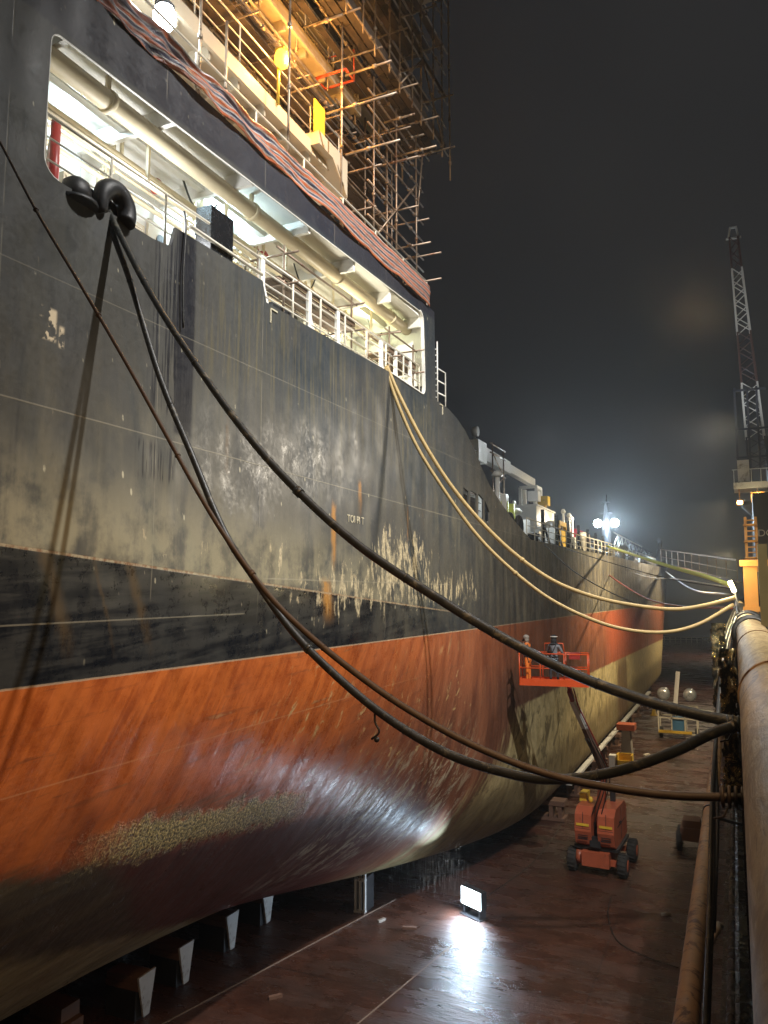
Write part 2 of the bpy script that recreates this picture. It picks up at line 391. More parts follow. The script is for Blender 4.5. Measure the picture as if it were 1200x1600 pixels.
    c = g.mix(g.line(wl+(fine-.5)*.02, 0., .016)*.7, c, (.5, .38, .26))
    g.put(b.inputs['Base Color'], c)
    ro = g.sm(fine*.5+med*.5, .35, .65, .30, .56)
    g.put(b.inputs['Roughness'], ro-f_low*.1+g.sm(z, 8, 5)*.14*g.sm(dg, .45, .62, .3, 1.6))
    g.put(b.inputs['Specular IOR Level'], g.sm(z, 5, 9, .22, .45))
    plate = g.noise(g.vec(0., y*.9, z*.7), 1, 1, .4)
    h = plate*2.0+g.m('SINE', y*8.9)*.05+med*.12+fine*.03+scr*.02-rk*.05+sv*.03+sh*.03+dg*.45*g.sm(z, 10.3, 9)+hz*.2*g.sm(z, 10.3, 9)
    n1 = g.bump(h, .55, .08)
    n2 = g.bump(sp*gm, .8, .07, n1)
    g.put(b.inputs['Normal'], n2)
    return mt
M['hull'] = hull_material()

# ------------------------------------------------------------------ dock floor
def floor_material():
    mt, g, b = newmat('wet_dock_floor'); p, x, y, z = g.pos()
    big = g.noise(p, .16, 5, .6); med = g.noise(p, 1.1, 7, .7); fine = g.noise(p, 16, 4, .7)
    ribs = g.noise(g.vec(x*.9, y*4.2, 0.), 1, 5, .68)
    c = g.mix(g.sm(med, .3, .7), (.034, .012, .007), (.085, .033, .020))
    c = g.mix(g.sm(big, .45, .65)*.7, c, (.035, .020, .014))
    c = g.mix(g.sm(fine, .58, .75)*.5, c, (.10, .07, .052))
    fx = g.m('FRACT', x/6.0+.22); fy = g.m('FRACT', y/9.0+.1)
    sm_ = g.line(fx, .5, .003)+g.line(fy, .5, .0025)
    c = g.mix(sm_*.8, c, (.02, .014, .012))
    g.put(b.inputs['Base Color'], c)
    wet = g.sm(g.noise(g.vec(x*.35, y*.9, 0.), 1, 5, .65)+ribs*.3, .56, .76)
    g.put(b.inputs['Roughness'], g.m('SUBTRACT', .42, wet*.29))
    b.inputs['Specular IOR Level'].default_value = .85
    n1 = g.bump(ribs*1.3+med*.25+fine*.10+g.noise(p, 45, 2, .6)*.16+g.noise(p, 13, 3, .65)*.35+g.noise(g.vec(x*3, y*9, 0.), 1, 3, .6)*.3, 1., .06)
    g.put(b.inputs['Normal'], n1)
    return mt
M['floor'] = floor_material()
f = MB(); f.box(-48, 4, -14, 205, -.6, 0); o = f.build('dock_floor', M['floor']); tag(o, kind='structure')
w = MB(); v = [w.bm.verts.new(q) for q in ((-900, -400, -2.5), (900, -400, -2.5), (900, 1500, -2.5), (-900, 1500, -2.5))]; w.bm.faces.new(v)
def sea():
    mt, g, b = newmat('night_water'); p, x, y, z = g.pos()
    b.inputs['Base Color'].default_value = (.006, .008, .01, 1); b.inputs['Roughness'].default_value = .12
    g.put(b.inputs['Normal'], g.bump(g.noise(p, .8, 5, .6), .6, .3)); return mt
tag(w.build('sea_water', sea()), kind='structure')
# steel plate joint strip across the floor and thin drainage gutter
s_ = MB(); s_.bar((-14.6, 17.2, .006), (-12.2, 28, .006), .05, .012); s_.bar((-10.4, 15, .006), (-8.6, 28.0, .006), .045, .012)
tag(s_.build('floor_joint', paint('joint_strip', (.20, .15, .12), .6)), kind='structure')

# ------------------------------------------------------------------ SHIP
ship = thing('ship', (-19.5, 40, 0), 'huge dry docked cargo ship with black topsides and orange red underwater paint', 'ship')
WT = [(-14, 11), (14.2, 11), (18, 10.4), (20.5, 9.7), (22.5, 8.6), (24.5, 7.1), (26.6, 5.5), (29, 3.9), (32, 2.3), (35, 1.3), (38, 1.0), (200, 1.0)]
def interp(t, y):
    for (a, u), (b_, v_) in zip(t, t[1:]):
        if y <= b_:
            k = (y-a)/(b_-a); return u+(v_-u)*k
    return t[-1][1]
def smoothW(y): return sum(interp(WT, y+d) for d in (-1.5, -.75, 0, .75, 1.5))/5
ZT = [(-14, 14.0), (35.3, 14.0), (46.5, 14.16), (62.7, 14.41), (90, 14.75), (114.6, 15.05), (130, 15.5)]
def section(y):
    Wd = smoothW(y); zt = interp(ZT, y); zb = interp([(-14, 1.7), (2, 1.65), (14, 1.45), (22, 1.22), (26, 1.12), (200, 1.12)], y)
    zk = 12.12-.07*(y-7) if y < 24 else interp([(24, 10.93), (27, 9.4), (30, 7.2), (34, 4.6), (38, 2.9), (44, 2.3), (200, 2.3)], y)
    zk = min(zk, 12.12)
    n = interp([(-14, 2.0), (20, 2.0), (24, 2.15), (34, 2.1), (200, 2.0)], y)
    pts = [(0., zt-(zt-zk)*i/10) for i in range(11)]
    for i in range(1, 31):
        a = math.pi/2*i/30
        t = math.sin(a)**(2/n); ins = Wd*(1-math.cos(a)**(2/n))
        pts.append((ins, zk-(zk-zb)*t))
    pts.append((11., zb))
    out = []
    for ins, z in pts:
        bw = max(0, y-(97+z*1.15)); ins2 = ins+bw*bw*.045
        out.append((min(11., ins2), z))
    return out
bm = bmesh.new(); ys = [-14+i*1.0 for i in range(0, 16)]+[2+i*.5 for i in range(0, 76)]+[40+i*2. for i in range(0, 30)]+[100+i for i in range(0, 31)]
rows = []
for y in ys: rows.append([bm.verts.new((-8.5-i_, y, z)) for i_, z in section(y)])
for a, b_ in zip(rows, rows[1:]):
    for k in range(len(a)-1):
        try: fc = bm.faces.new([a[k], b_[k], b_[k+1], a[k+1]]); fc.smooth = True
        except ValueError: pass
# far side mirrored and ends
rows2 = []
for y in ys: rows2.append([bm.verts.new((-30.5+i_, y, z)) for i_, z in section(y)])
for a, b_ in zip(rows2, rows2[1:]):
    for k in range(len(a)-1): fc = bm.faces.new([a[k], a[k+1], b_[k+1], b_[k]]); fc.smooth = True
for rr, r2 in ((rows[0], rows2[0]), (rows[-1], rows2[-1])): bm.faces.new(rr+r2[::-1])
me = bpy.data.meshes.new('hull'); 
bmesh.ops.remove_doubles(bm, verts=bm.verts, dist=.0005)
bmesh.ops.recalc_face_normals(bm, faces=bm.faces)
for v in bm.verts: v.co -= ship.location
bm.to_mesh(me); bm.free(); me.materials.append(M['hull'])
hull = bpy.data.objects.new('hull', me); COL.objects.link(hull); hull.parent = ship

# upper side plating with the long opening and the four freeing slots
def arc(cx, cy, r, a0, a1, n=5): return [(cx+r*math.cos(R(a0+(a1-a0)*i/n)), cy+r*math.sin(R(a0+(a1-a0)*i/n))) for i in range(n+1)]
outer = [(-14, 14.0), (35.3, 14.0), (34.2, 14.22), (31.95, 14.72), (30.2, 15.2), (28.69, 15.72), (27.5, 16.35), (26.71, 16.83), (25.8, 17.28), (24.94, 17.53), (24.08, 17.68), (22.8, 17.75), (22.72, 20.62), (-14, 20.45)]
hole = arc(7.55, 17.62, .28, 270, 180)+arc(7.5, 19.32, .2, 180, 100)+arc(21.4, 19.95, .28, 85, 0)+arc(21.55, 17.88, .25, 0, -80)+[(19.2, 17.66), (15.15, 17.52), (12.9, 17.46), (12.75, 17.86), (10.05, 17.78), (9.95, 17.40), (9.5, 17.34)]
slots = []
for q in (((724,761),(732,768),(732,794),(724,790)), ((735,766),(745,772),(745,803),(735,797)), ((747.5,771),(755,780),(755,812),(747.5,806)), ((757.5,781),(765,800),(765,818),(757.5,814))):
    slots.append([(at(*c_, X=-8.5).y, at(*c_, X=-8.5).z) for c_ in q])
from mathutils.geometry import tessellate_polygon
polys = [outer, hole]+slots
flat = [p_ for pl in polys for p_ in pl]
tris = tessellate_polygon([[Vector((a, b_, 0)) for a, b_ in pl] for pl in polys])
mb = MB(); fr = [mb.bm.verts.new((-8.5, a, b_)) for a, b_ in flat]; bk = [mb.bm.verts.new((-8.56, a, b_)) for a, b_ in flat]
for t in tris: mb.bm.faces.new([fr[i] for i in t]); mb.bm.faces.new([bk[i] for i in t][::-1])
k0 = 0
for pl in polys:
    n = len(pl)
    for k in range(n): mb.bm.faces.new([fr[k0+k], fr[k0+(k+1)%n], bk[k0+(k+1)%n], bk[k0+k]])
    k0 += n
mb.build('side_plating', M['hull'], ship)
# bright rim around the opening, slot bars
rim = MB(); loop = [Vector((-8.52, a, b_)) for a, b_ in hole]; seg = loop[:]+[loop[0]]
for a, b_ in zip(seg[:-8], seg[1:-7]):
    w_ = .10 if a.y > 21.3 else .03
    rim.bar(a, b_, w_, .035)
rim.build('opening_rim', M['white'], ship)
mb = MB()
for sl in slots:
    y0 = min(a for a, _ in sl); y1 = max(a for a, _ in sl)
    for zz in (14.6, 14.9): mb.tube([(-8.6, y0, zz), (-8.6, y1, zz)], .02, 6)
mb.build('slot_bar', M['darksteel'], ship)
mb = MB(); mb.box(-9.6, -9.4, 24.6, 30, 13.96, 15.35); mb.build('slot_dark_plate', M['darksteel'], ship)  # dark plate added behind the slots so they look shaded

# decks
mb = MB(); mb.prism([(-8.57, 22.4), (-8.6, 100), (-10, 116), (-14, 127), (-19.5, 130), (-25, 127), (-29, 116), (-30.4, 100), (-30.4, 22.4)], 13.75, 13.95)
mb.build('main_deck', M['darksteel'], ship)
mb = MB(); mb.box(-30.4, -8.57, -14, 22.4, 17.15, 17.3); mb.build('upper_deck', M['white'], ship)
mb = MB(); mb.box(-30.4, -8.57, -14, 22.5, 20.1, 20.4)
yy = 5.5
while yy < 22: mb.box(-11.2, -8.58, yy, yy+.1, 19.78, 20.1); yy += 2.3
mb.box(-9.9, -9.75, -6, 22.3, 19.9, 20.1)
mb.build('deckhead', M['white'], ship)
# longitudinal big pipe under deckhead with clamps
mb = MB(); mb.tube([(-9.15, y_, 19.62+.016*(y_-7)) for y_ in range(-6, 23)], .17, 16)
for y_ in (9.0, 13.2, 17.2, 20.6): mb.tube([(-9.15, y_, 19.62+.016*(y_-7)), (-9.15, y_+.1, 19.62+.016*(y_-7))], .20, 16); mb.box(-9.18, -9.12, y_, y_+.08, 19.75, 20.1)
mb.build('deck_pipe', M['pipecream'], ship)
mb = MB(); mb.tube([(-9.75, -6, 19.15), (-9.75, 22, 19.35)], .12, 12); mb.build('deck_pipe', M['pipecream'], ship)
for dx, zz, r_ in ((-10.15, 19.55, .05), (-10.35, 19.4, .035), (-10.5, 19.2, .05), (-9.5, 19.0, .03)):
    mb = MB(); mb.tube([(dx, -6, zz), (dx, 22.1, zz+.15)], r_, 8)
    for y_ in (8, 10.4, 12.8, 15.2, 17.6, 20): mb.box(dx-.03, dx+.03, y_, y_+.05, zz, 20.1)
    mb.build('service_pipe', M['pipecream'], ship)
# casing wall inside the opening
wall = MB(); wall.box(-11.2, -10.95, -14, 21.9, 17.3, 20.1)
for y_ in range(-6, 22, 1): wall.box(-10.95, -10.91, y_+.2, y_+.24, 17.3, 20.1)
wall.build('casing_wall', M['white'], ship)
mb = MB(); mb.box(-11.2, -8.58, 21.95, 22.1, 18.0, 20.1); mb.build('bulkhead', M['white'], ship); mb = MB(); mb.box(-9.2, -8.58, 6.6, 6.75, 17.3, 20.1); mb.build('bulkhead', M['white'], ship)
for y_ in (8.2, 12.0, 16.6, 20.3):
    d = MB(); d.box(-10.93, -10.86, y_, y_+.75, 17.55, 19.35); d = d.build('steel_door', M['cream'], ship, .03)
    h_ = MB(); h_.bar((-10.83, y_+.6, 18.4), (-10.83, y_+.6, 18.6), .03); h_.build('door_handle', M['darksteel'], d); h_ = MB(); h_.tube([(-10.865, y_+.37, 19.0), (-10.84, y_+.37, 19.0)], .13, 14); h_.build('porthole', M['darksteel'], d)
mb = MB(); q = at(88, 190, X=-9.4); mb.tube([(-9.4, q.y, 17.3), (-9.4, q.y, q.z)], .075, 12); mb.build('red_standpipe', M['red'], ship)
mb = MB(); mb.tube([(-9.6, q.y-.1, 17.3), (-9.6, q.y+.15, q.z)], .05, 10); mb.build('standpipe', M['white'], ship)
for (px, py, XX, r_) in ((245, 291, -10.2, .15), (412, 402, -10.2, .16), (398, 394, -10.5, .14), (672, 585, -9.6, .1)):
    q = at(px, py, X=XX); mb = MB(); mb.lathe(q, [(r_*.92, -.09), (r_, -.05), (r_, .05), (r_*.7, .08), (r_*.3, .09)], 18, 'x'); mb.build('fire_hose_reel', M['red'], ship)
# roller fairlead at the deck edge: dark dome and a bent horn
mb = MB(); q = at(128, 300, X=-8.5); mb.lathe((-8.62, q.y, 17.25), [(.22, 0), (.22, .18), (.19, .30), (.1, .37), (.02, .39)], 18); mb.lathe((-8.62, q.y, 17.2), [(.32, 0), (.32, .06)], 16); mb.build('fairlead_dome', M['castiron'], ship)
mb = MB(); ctr = Vector((-8.46, 8.58, 17.45))
pts = [ctr+Vector((0, -.27*math.cos(R(a)), .30*math.sin(R(a))-.04)) for a in range(-35, 215, 12)]
mb.tube(pts, [.08+.07*min(1, i/6) for i in range(len(pts))], 16); mb.box(-8.7, -8.6, 8.2, 8.95, 17.2, 17.6); fh = mb.build('fairlead_horn', M['castiron'], ship)
for k in range(6):
    b_ = MB(); b_.lathe((-8.6, 8.24+k*.135, 17.36), [(.022, -.02), (.022, .02)], 6, 'x'); b_.build('bolt', M['galv'], fh)
mb = MB(); mb.box(-8.95, -8.6, 11.15, 11.85, 17.6, 18.75); mb.build('black_cabinet', M['black'], ship, .02)
mb = MB(); q = at(430, 448, X=-8.9); mb.box(-9.6, -8.75, q.y-.3, q.y+.5, 17.5, 17.75); mb.build('dark_locker', M['darksteel'], ship)
# vent grille and casing details on the wall
for y_, z_, w_, h_ in ((9.6, 18.9, .6, .2), (11.0, 18.3, .7, .7), (14.6, 18.3, .8, .8), (18.6, 18.4, .7, .7)):
    mb = MB(); mb.box(-10.92, -10.7, y_, y_+w_, z_, z_+h_)
    for k in range(int(h_/.07)): mb.box(-10.70, -10.67, y_+.04, y_+w_-.04, z_+.03+k*.07, z_+.06+k*.07)
    mb.build('vent_box', M['cream'], ship)
for k in range(9):
    y_ = 8.9+k*1.45; mb = MB()
    if k % 3 == 0: mb.box(-10.9, -10.6, y_, y_+.35, 18.6, 19.2); mb.tube([(-10.75, y_+.15, 19.2), (-10.75, y_+.15, 20.1)], .03, 6); nm = 'junction_box'
    elif k % 3 == 1: mb.tube([(-10.6, y_, 17.3), (-10.6, y_, 19.4), (-10.6, y_+.2, 19.75), (-10.6, y_+.2, 20.1)], .06, 8); nm = 'riser_pipe'
    else: mb.tube(catmull([(-9.9, y_, 20.05), (-9.9, y_+.4, 19.55), (-9.9, y_+.9, 19.5), (-9.9, y_+1.3, 20.05)], 5), .022, 6); nm = 'slack_cable'
    mb.build(nm, M[('darksteel', 'pipecream', 'rubber')[k % 3]], ship)
mb = MB(); mb.box(-10.2, -9.95, 7, 21.8, 19.72, 19.76); mb.box(-10.2, -10.17, 7, 21.8, 19.66, 19.82); mb.box(-9.98, -9.95, 7, 21.8, 19.66, 19.82); mb.bm.free()
# fluorescent lights under the deckhead
for (px, py, XX, mt, e, c_) in ((330, 345, -10.4, 'lampcool', 300, (.6, .85, 1)), (553, 508, -10.3, 'lampgreen', 90, (.95, 1, .6)), (96, 150, -10.5, 'lampcool', 260, (.6, .85, 1)), (215, 190, -10.6, 'lampcool', 0, (.6, .85, 1))):
    if px == 215: continue
    q = at(px, py, X=XX); fx = MB(); fx.box(XX-.10, XX+.10, q.y-.38, q.y+.38, q.z+.05, q.z+.13); fxo = fx.build('deck_light', M['white'], ship)
    t_ = MB(); t_.tube([(XX, q.y-.35, q.z), (XX, q.y+.35, q.z)], .045, 10); t_.build('tube_lamp', M[mt], fxo)
    lamp('POINT', (XX+.25, q.y, q.z-.15), e, c_, .2)
lamp('POINT', (-9.5, 18.0, 18.3), 190, (1, .92, .70), .3); lamp('POINT', (-9.5, 10.2, 18.2), 200, (.95, .97, 1), .3)

def railing(parent, pts, h=1.05, n_rail=3, post=1.5, r=.022, mat='rail', name='guard_rail'):
    """posts and rails, one mesh, following pts (deck level)"""
    mb = MB()
    for k in range(1, n_rail+1): mb.tube([Vector(p_)+Vector((0, 0, h*k/n_rail)) for p_ in pts], r*(1.15 if k == n_rail else .7), 6)
    for a, b_ in zip(pts, pts[1:]):
        a = Vector(a); b_ = Vector(b_); L = (b_-a).length; n = max(1, int(round(L/post)))
        for i in range(n+1):
            q = a.lerp(b_, i/n); mb.tube([q, q+Vector((0, 0, h))], r, 6)
    return mb.build(name, M[mat], parent)
railing(ship, [(-8.64, 7.4, 17.32), (-8.64, 9.95, 17.36)], 1.0, 3, 1.25)
railing(ship, [(-8.64, 9.95, 17.36), (-8.64, 12.9, 17.42)], 1.0, 3, 3)
railing(ship, [(-8.64, 12.9, 17.4), (-8.64, 21.7, 17.5)], 1.05, 4, 1.35, .028)
mb = MB()
for y_ in (10.4, 11.4, 12.3): mb.tube([(-8.62, y_, 17.7), (-8.62, y_, 18.1)], .02, 6)
mb.tube([(-8.55, 10.5, 18.02), (-8.55, 12.8, 18.02)], .035, 8); mb.build('grab_rail', M['rail'], ship)
for y_ in (12.95, 14.9, 16.3, 18.9, 19.9, 21.0):
    mb = MB(); mb.bar((-8.66, y_, 17.3), (-8.66, y_, 18.5), .07, .14); mb.prism([(y_, 17.45), (y_+.3, 17.45), (y_, 18.1)], -8.68, -8.64, 'x'); mb.build('rail_stanchion', M['white'], ship)
# small scaffold stages inside the opening
for y0, y1 in ((13.9, 17.2), (19.6, 21.4)):
    st = thing('deck_scaffold', (-9, y0, 17.35), 'short brown scaffold stage standing behind the rail, %s of the long opening' % ('in the middle' if y0 < 15 else 'at the forward end'), 'scaffold', 'short scaffold stages inside the opening')
    for y_ in (y0, y1):
        for x_ in (-8.72, -9.4):
            p_ = MB(); p_.tube([(x_, y_, 17.32), (x_, y_, 19.15)], .028, 6); p_.build('standard', M['galv'], st)
        for zz in (18.25, 18.95):
            p_ = MB(); p_.tube([(-9.6, y_, zz), (-8.35, y_, zz)], .026, 6); p_.build('transom', M['galv'], st)
    for x_ in (-8.72, -9.4):
        for zz in (18.3, 19.0):
            p_ = MB(); p_.tube([(x_, y0-.3, zz), (x_, y1+.3, zz+.02)], .026, 6); p_.build('ledger', M['galv'], st)
    for i in range(3):
        p_ = MB(); p_.box(-9.38+i*.23, -9.17+i*.23, y0-.2, y1+.2, 18.34, 18.38); p_.build('board', M['wood'], st)
    p_ = MB(); p_.box(-8.7, -8.67, y0-.1, y1+.1, 18.38, 18.56); p_.build('toe_board', M['wood'], st)

# superstructure above the long opening
mb = MB(); mb.box(-28, -11.0, -14, 18.6, 20.4, 38); mb.box(-28, -12.5, 18.6, 21, 20.4, 24); mb.build('superstructure_wall', paint('upper_wall_paint', (.30, .255, .20), .5, var=.2, scale=1, dirt=(.12, .09, .07), dirt_amt=.58), ship)
for z_, x_, y1 in ((22.95, -9.45, 18.0), (25.9, -9.6, 19.5), (29.0, -9.6, 20.5)):
    mb = MB(); mb.box(-11.01, x_, -14, y1, z_, z_+.18)
    mb.box(x_-.08, x_+.003, -14, y1+.003, z_-.14, z_+.22)
    for k in range(30): mb.box(-11.0, x_-.1, -12+k*1.05, -11.93+k*1.05, z_-.30, z_+.01)
    mb.box(-10.3, -10.22, -14, y1-.1, z_-.36, z_+.01)
    for dx in (-10.6, -10.0, -9.85): mb.tube([(dx, -12, z_-.42), (dx, y1, z_-.42)], .035, 6)
    mb.build('boat_deck', M['cream'], ship)
    railing(ship, [(x_-.05, -12, z_+.2), (x_-.05, y1-.1, z_+.2)], 1.0, 3, 1.6, .02)
mb = MB(); mb.box(-11.3, -8.3, 14.2, 23.0, 31.8, 32.4); mb.box(-11.5, -9.8, 13, 22.4, 26.9, 27.1); mb.build('bridge_wing', M['cream'], ship)
# windows on the superstructure side
for y_ in range(6, 18, 2):
    for z_ in (24.3, 27.2):
        wf = MB(); wf.box(-11.01, -10.95, y_, y_+.65, z_, z_+.85); wf = wf.build('window', M['white'], ship, .02)
        wp = MB(); wp.box(-10.95, -10.94, y_+.08, y_+.57, z_+.08, z_+.77); wp.build('pane', M['lampgreen'] if (y_, z_) == (12, 24.3) else M['darksteel'], wf)
for y_ in (9.4, 12.0, 15.0): 
    d = MB(); d.box(-11.0, -10.93, y_, y_+.8, 20.6, 22.5); d.build('steel_door', M['white'], ship, .03)
# bracket box lit orange by the added lamp
mb = MB(); q = at(488, 210, X=-9.4)
mb.prism([(q.y, 23.0), (q.y+.75, 23.0), (q.y+1.6, 22.3), (q.y+1.6, 23.35), (q.y, 23.35)], -9.9, -9.2, 'x'); mb.build('corner_locker', M['cream'], ship, .02)
pl = MB(); pl.box(-9.36, -9.33, q.y-.02, q.y+.55, 23.35, 24.25); pl.build('notice_panel', M['yellow'], ship); lamp('POINT', (-8.55, q.y-.1, 24.5), 130, SOD, .1)  # unseen orange point light added to brighten the panel and poles
# lifeboat hanging high up
lb = MB(); lb.lathe((-9.9, 14.4, 27.9), [(.02, -2.4), (.5, -2.0), (.85, -1), (.95, 0), (.85, 1), (.5, 2.0), (.02, 2.4)], 18, 'y'); lb.build('lifeboat', M['white'], ship)

# lamps on the upper decks
q = at(257, 27, X=-9.3)
fl = MB(); fl.box(q.x-.12, q.x+.12, q.y-.14, q.y+.14, q.z+.17, q.z+.30); fl.tube([(q.x, q.y, q.z+.3), (q.x, q.y, 23.0)], .025, 6); fo = fl.build('deck_floodlight', M['darksteel'], ship)
b_ = MB(); b_.ball(q, .22, .22, .26); b_.build('bulb', M['lampwhite'], fo); lamp('POINT', q+Vector((.3, 0, -.1)), 45, (.75, .9, 1), .15)
q = at(441, 92, X=-9.3)
fl = MB(); fl.tube([(q.x-.1, q.y, 23.1), (q.x-.1, q.y, q.z+.2)], .04, 8); fl.box(q.x-.15, q.x+.1, q.y-.1, q.y+.1, q.z+.16, q.z+.25); fo = fl.build('sodium_lamp', M['yellow'], ship)
b_ = MB(); b_.ball(q, .19, .19, .25); b_.build('bulb', M['lampsod'], fo); lamp('POINT', q+Vector((.25, .0, -.1)), 760, SOD, .12)
lamp('POINT', q+Vector((-.6, 1.2, .9)), 50, (1, .5, .15), .3)

# deck fittings forward
def deckthing(): pass
railing(ship, [(-8.75, 35.5, 14.0), (-8.75, 48, 14.1), (-8.75, 63, 14.4), (-8.75, 90, 14.7), (-9.0, 104, 14.9)], 1.05, 3, 1.6, .03)
# deck crane: boom, pedestal, rest
cr_ = MB(); A = at(741, 702, X=-13.5); B = at(832, 752, X=-13.5); B.z = A.z-.1
cr_.bar(A, A.lerp(B, .5), .5, .8); cr_.bar(A.lerp(B, .5), B, .42, .55); cr_ = cr_.build('deck_crane', M['white'], ship, .05)
p_ = MB(); p_.lathe((A.x, A.y-1.0, 13.95), [(.8, 0), (.75, 3.2), (.9, 3.4), (.9, 3.8)], 18); p_.build('pedestal', M['white'], cr_)
p_ = MB(); p_.box(A.x-.7, A.x+.7, A.y-1.4, A.y+.2, A.z-.9, A.z+.3); p_.build('machinery_house', M['white'], cr_, .05)
p_ = MB(); p_.tube([(A.x, A.y, A.z+.5), (A.x, A.y+.2, A.z+1.3)], .07, 8); p_.tube([(A.x, A.y-.2, A.z+1.0), (A.x+.3, A.y-.2, A.z+1.0)], .3, 14); p_.build('sheave', M['cranegrey'], cr_)
rs = MB()
for dy in (-.75, .55):
    rs.bar((B.x+.6, B.y+dy-.6, 13.95), (B.x+.6, B.y+dy-.6, B.z-.5), .22); rs.bar((B.x-.6, B.y+dy-.6, 13.95), (B.x-.6, B.y+dy-.6, B.z-.5), .22)
for zz in (B.z-.5, B.z-2.3): rs.bar((B.x+.6, B.y-1.45, zz), (B.x+.6, B.y+.05, zz), .2); rs.bar((B.x-.6, B.y-1.45, zz), (B.x+.7, B.y-1.45, zz), .2)
rs.build('boom_rest', M['white'], ship)
# deckhouse locker with radar-like drums on top
q0 = at(838, 790, X=-11.5); q1 = at(866, 828, X=-11.5)
mb = MB(); mb.box(-12.9, -11.5, q0.y, q1.y, 13.95, q0.z); mb.box(-13.0, -11.4, q0.y-.1, q1.y+.1, q0.z, q0.z+.1); hs = mb.build('deck_locker', M['white'], ship, .02)
for k, t in enumerate((.25, .8)):
    mb = MB(); yk = q0.y+(q1.y-q0.y)*t; mb.tube([(-11.9, yk, q0.z), (-11.9, yk, q0.z+.5)], .12, 8); mb.box(-12.3, -11.6, yk-.4, yk+.4, q0.z+.45, q0.z+1.1); mb.build('vent_head', M['white' if k == 0 else 'yellow'], hs, .05)
# yellow frame, crimson drum box
q0 = at(874, 813, X=-10); q1 = at(885, 846, X=-10)
mb = MB(); mb.box(-10.2, -10, q0.y, q0.y+.3, 13.95, q0.z); mb.box(-10.2, -10, q1.y, q1.y+.3, 13.95, q0.z-.2); mb.box(-10.25, -9.98, q0.y, q1.y+.3, q0.z-.3, q0.z); mb.box(-10.1, -10.05, q0.y, q1.y, 14.2, q0.z-.5)
mb.build('yellow_frame', M['yellow'], ship)
q0 = at(901, 826, X=-11); q1 = at(922, 850, X=-11)
mb = MB(); mb.box(-12.5, -11, q0.y, q1.y, q1.z+.2, q0.z); mb.build('crimson_tank', M['crimson'], ship, .3)
mb = MB()
for y_ in (q0.y+.2, q1.y-.4): mb.box(-11.4, -11.2, y_, y_+.25, 13.95, q1.z+.25)
mb.build('tank_leg', M['white'], ship)
# pipework, vents, bollards on deck
rnd = random.Random(3)
for i in range(26):
    y_ = 37+i*2.45+rnd.uniform(-.5, .5); x_ = rnd.uniform(-12.5, -9.4); h_ = rnd.uniform(.9, 2.3)
    mb = MB(); k = i % 4
    if k == 0: mb.tube([(x_, y_, 13.9), (x_, y_, 14+h_*.7), (x_+.1, y_+.05, 14+h_*.85), (x_+.35, y_+.15, 14+h_*.8)], .16, 10); nm = 'gooseneck_vent'
    elif k == 1: mb.lathe((x_, y_, 13.9), [(.22, 0), (.22, h_*.8), (.5, h_*.82), (.5, h_*.95), (.2, h_*1.05)], 12); nm = 'mushroom_vent'
    elif k == 2:
        for d_ in (0, .6): mb.lathe((x_, y_+d_, 13.9), [(.2, 0), (.18, .7), (.26, .75), (.26, .9)], 12)
        mb.box(x_-.35, x_+.35, y_-.4, y_+1, 13.93, 14.05); nm = 'bollard'
    else:
        mb.box(x_-.3, x_+.3, y_-.4, y_+.4, 13.9, 14+h_*.8); mb.tube([(x_, y_, 14+h_*.8), (x_, y_, 14.3+h_*.8)], .08, 6); nm = 'valve_cabinet'
    mb.build(nm, M[('white', 'rail', 'darksteel', 'cranegrey')[k]], ship)
for x_, z_ in ((-10.3, 14.6), (-10.8, 14.9), (-11.4, 14.6)):
    mb = MB(); mb.tube([(x_, 36, z_), (x_, 95, z_+.8)], .12, 8)
    for k in range(14): mb.box(x_-.05, x_+.05, 37+k*4, 37.1+k*4, 13.9, z_+.1+k*.05)
    mb.build('deck_pipeline', M['cranegrey'], ship)
for i in range(7):
    y_ = 40+i*3.4; mb = MB(); mb.bar((-9.0, y_, 14.0), (-9.0, y_, 15.9), .16); mb.bar((-9.0, y_, 15.3), (-9.0, y_+1.8, 14.0), .1); mb.build('roller_post', M['black'], ship)
for i, (px, pt, wd) in enumerate(((777, 742, .25), (783, 772, .5), (803, 788, .12), (806, 800, .3), (792, 778, .1), (818, 812, .5), (880, 800, .15), (889, 806, .15), (894, 812, .1))):
    q = at(px, pt, X=-10.5); mb = MB()
    if i in (1, 5): mb.box(q.x-wd/2, q.x+wd/2, q.y, q.y+wd, 13.95, q.z)
    else: mb.tube([(q.x, q.y, 13.95), (q.x, q.y, q.z)], wd/2, 10); mb.lathe((q.x, q.y, q.z), [(wd*.8, -.1), (wd*1.2, 0), (wd*.6, .2)], 10)
    mb.build('vent_post' if i not in (1, 5) else 'control_cabinet', M['white'], ship)
for (px, py) in ((797, 818), (811, 822)):
    q = at(px, py, X=-9.2); mb = MB(); mb.tube([(-9.2, q.y+.42*math.cos(R(a)), q.z+.42*math.sin(R(a))) for a in range(0, 361, 20)], .12, 8); mb.build('rubber_fender', M['tyre'], ship)
tw = thing('crane_scaffold', (-11.5, 41, 13.95), 'slim scaffold tower under the raised end of the white ship crane', 'scaffold')
qa = at(770, 745, X=-11.5); qb = at(787, 745, X=-11.5)
for x_ in (-11.5, -12.9):
    for y_ in (qa.y, qb.y):
        m_ = MB(); m_.tube([(x_, y_, 13.95), (x_, y_, 19.6)], .045, 6); m_.build('standard', M['galv'], tw)
    for z_ in (15, 16, 17, 18, 19, 19.5):
        m_ = MB(); m_.tube([(x_, qa.y-.4, z_), (x_, qb.y+.4, z_)], .04, 6); m_.build('ledger', M['galv'], tw)
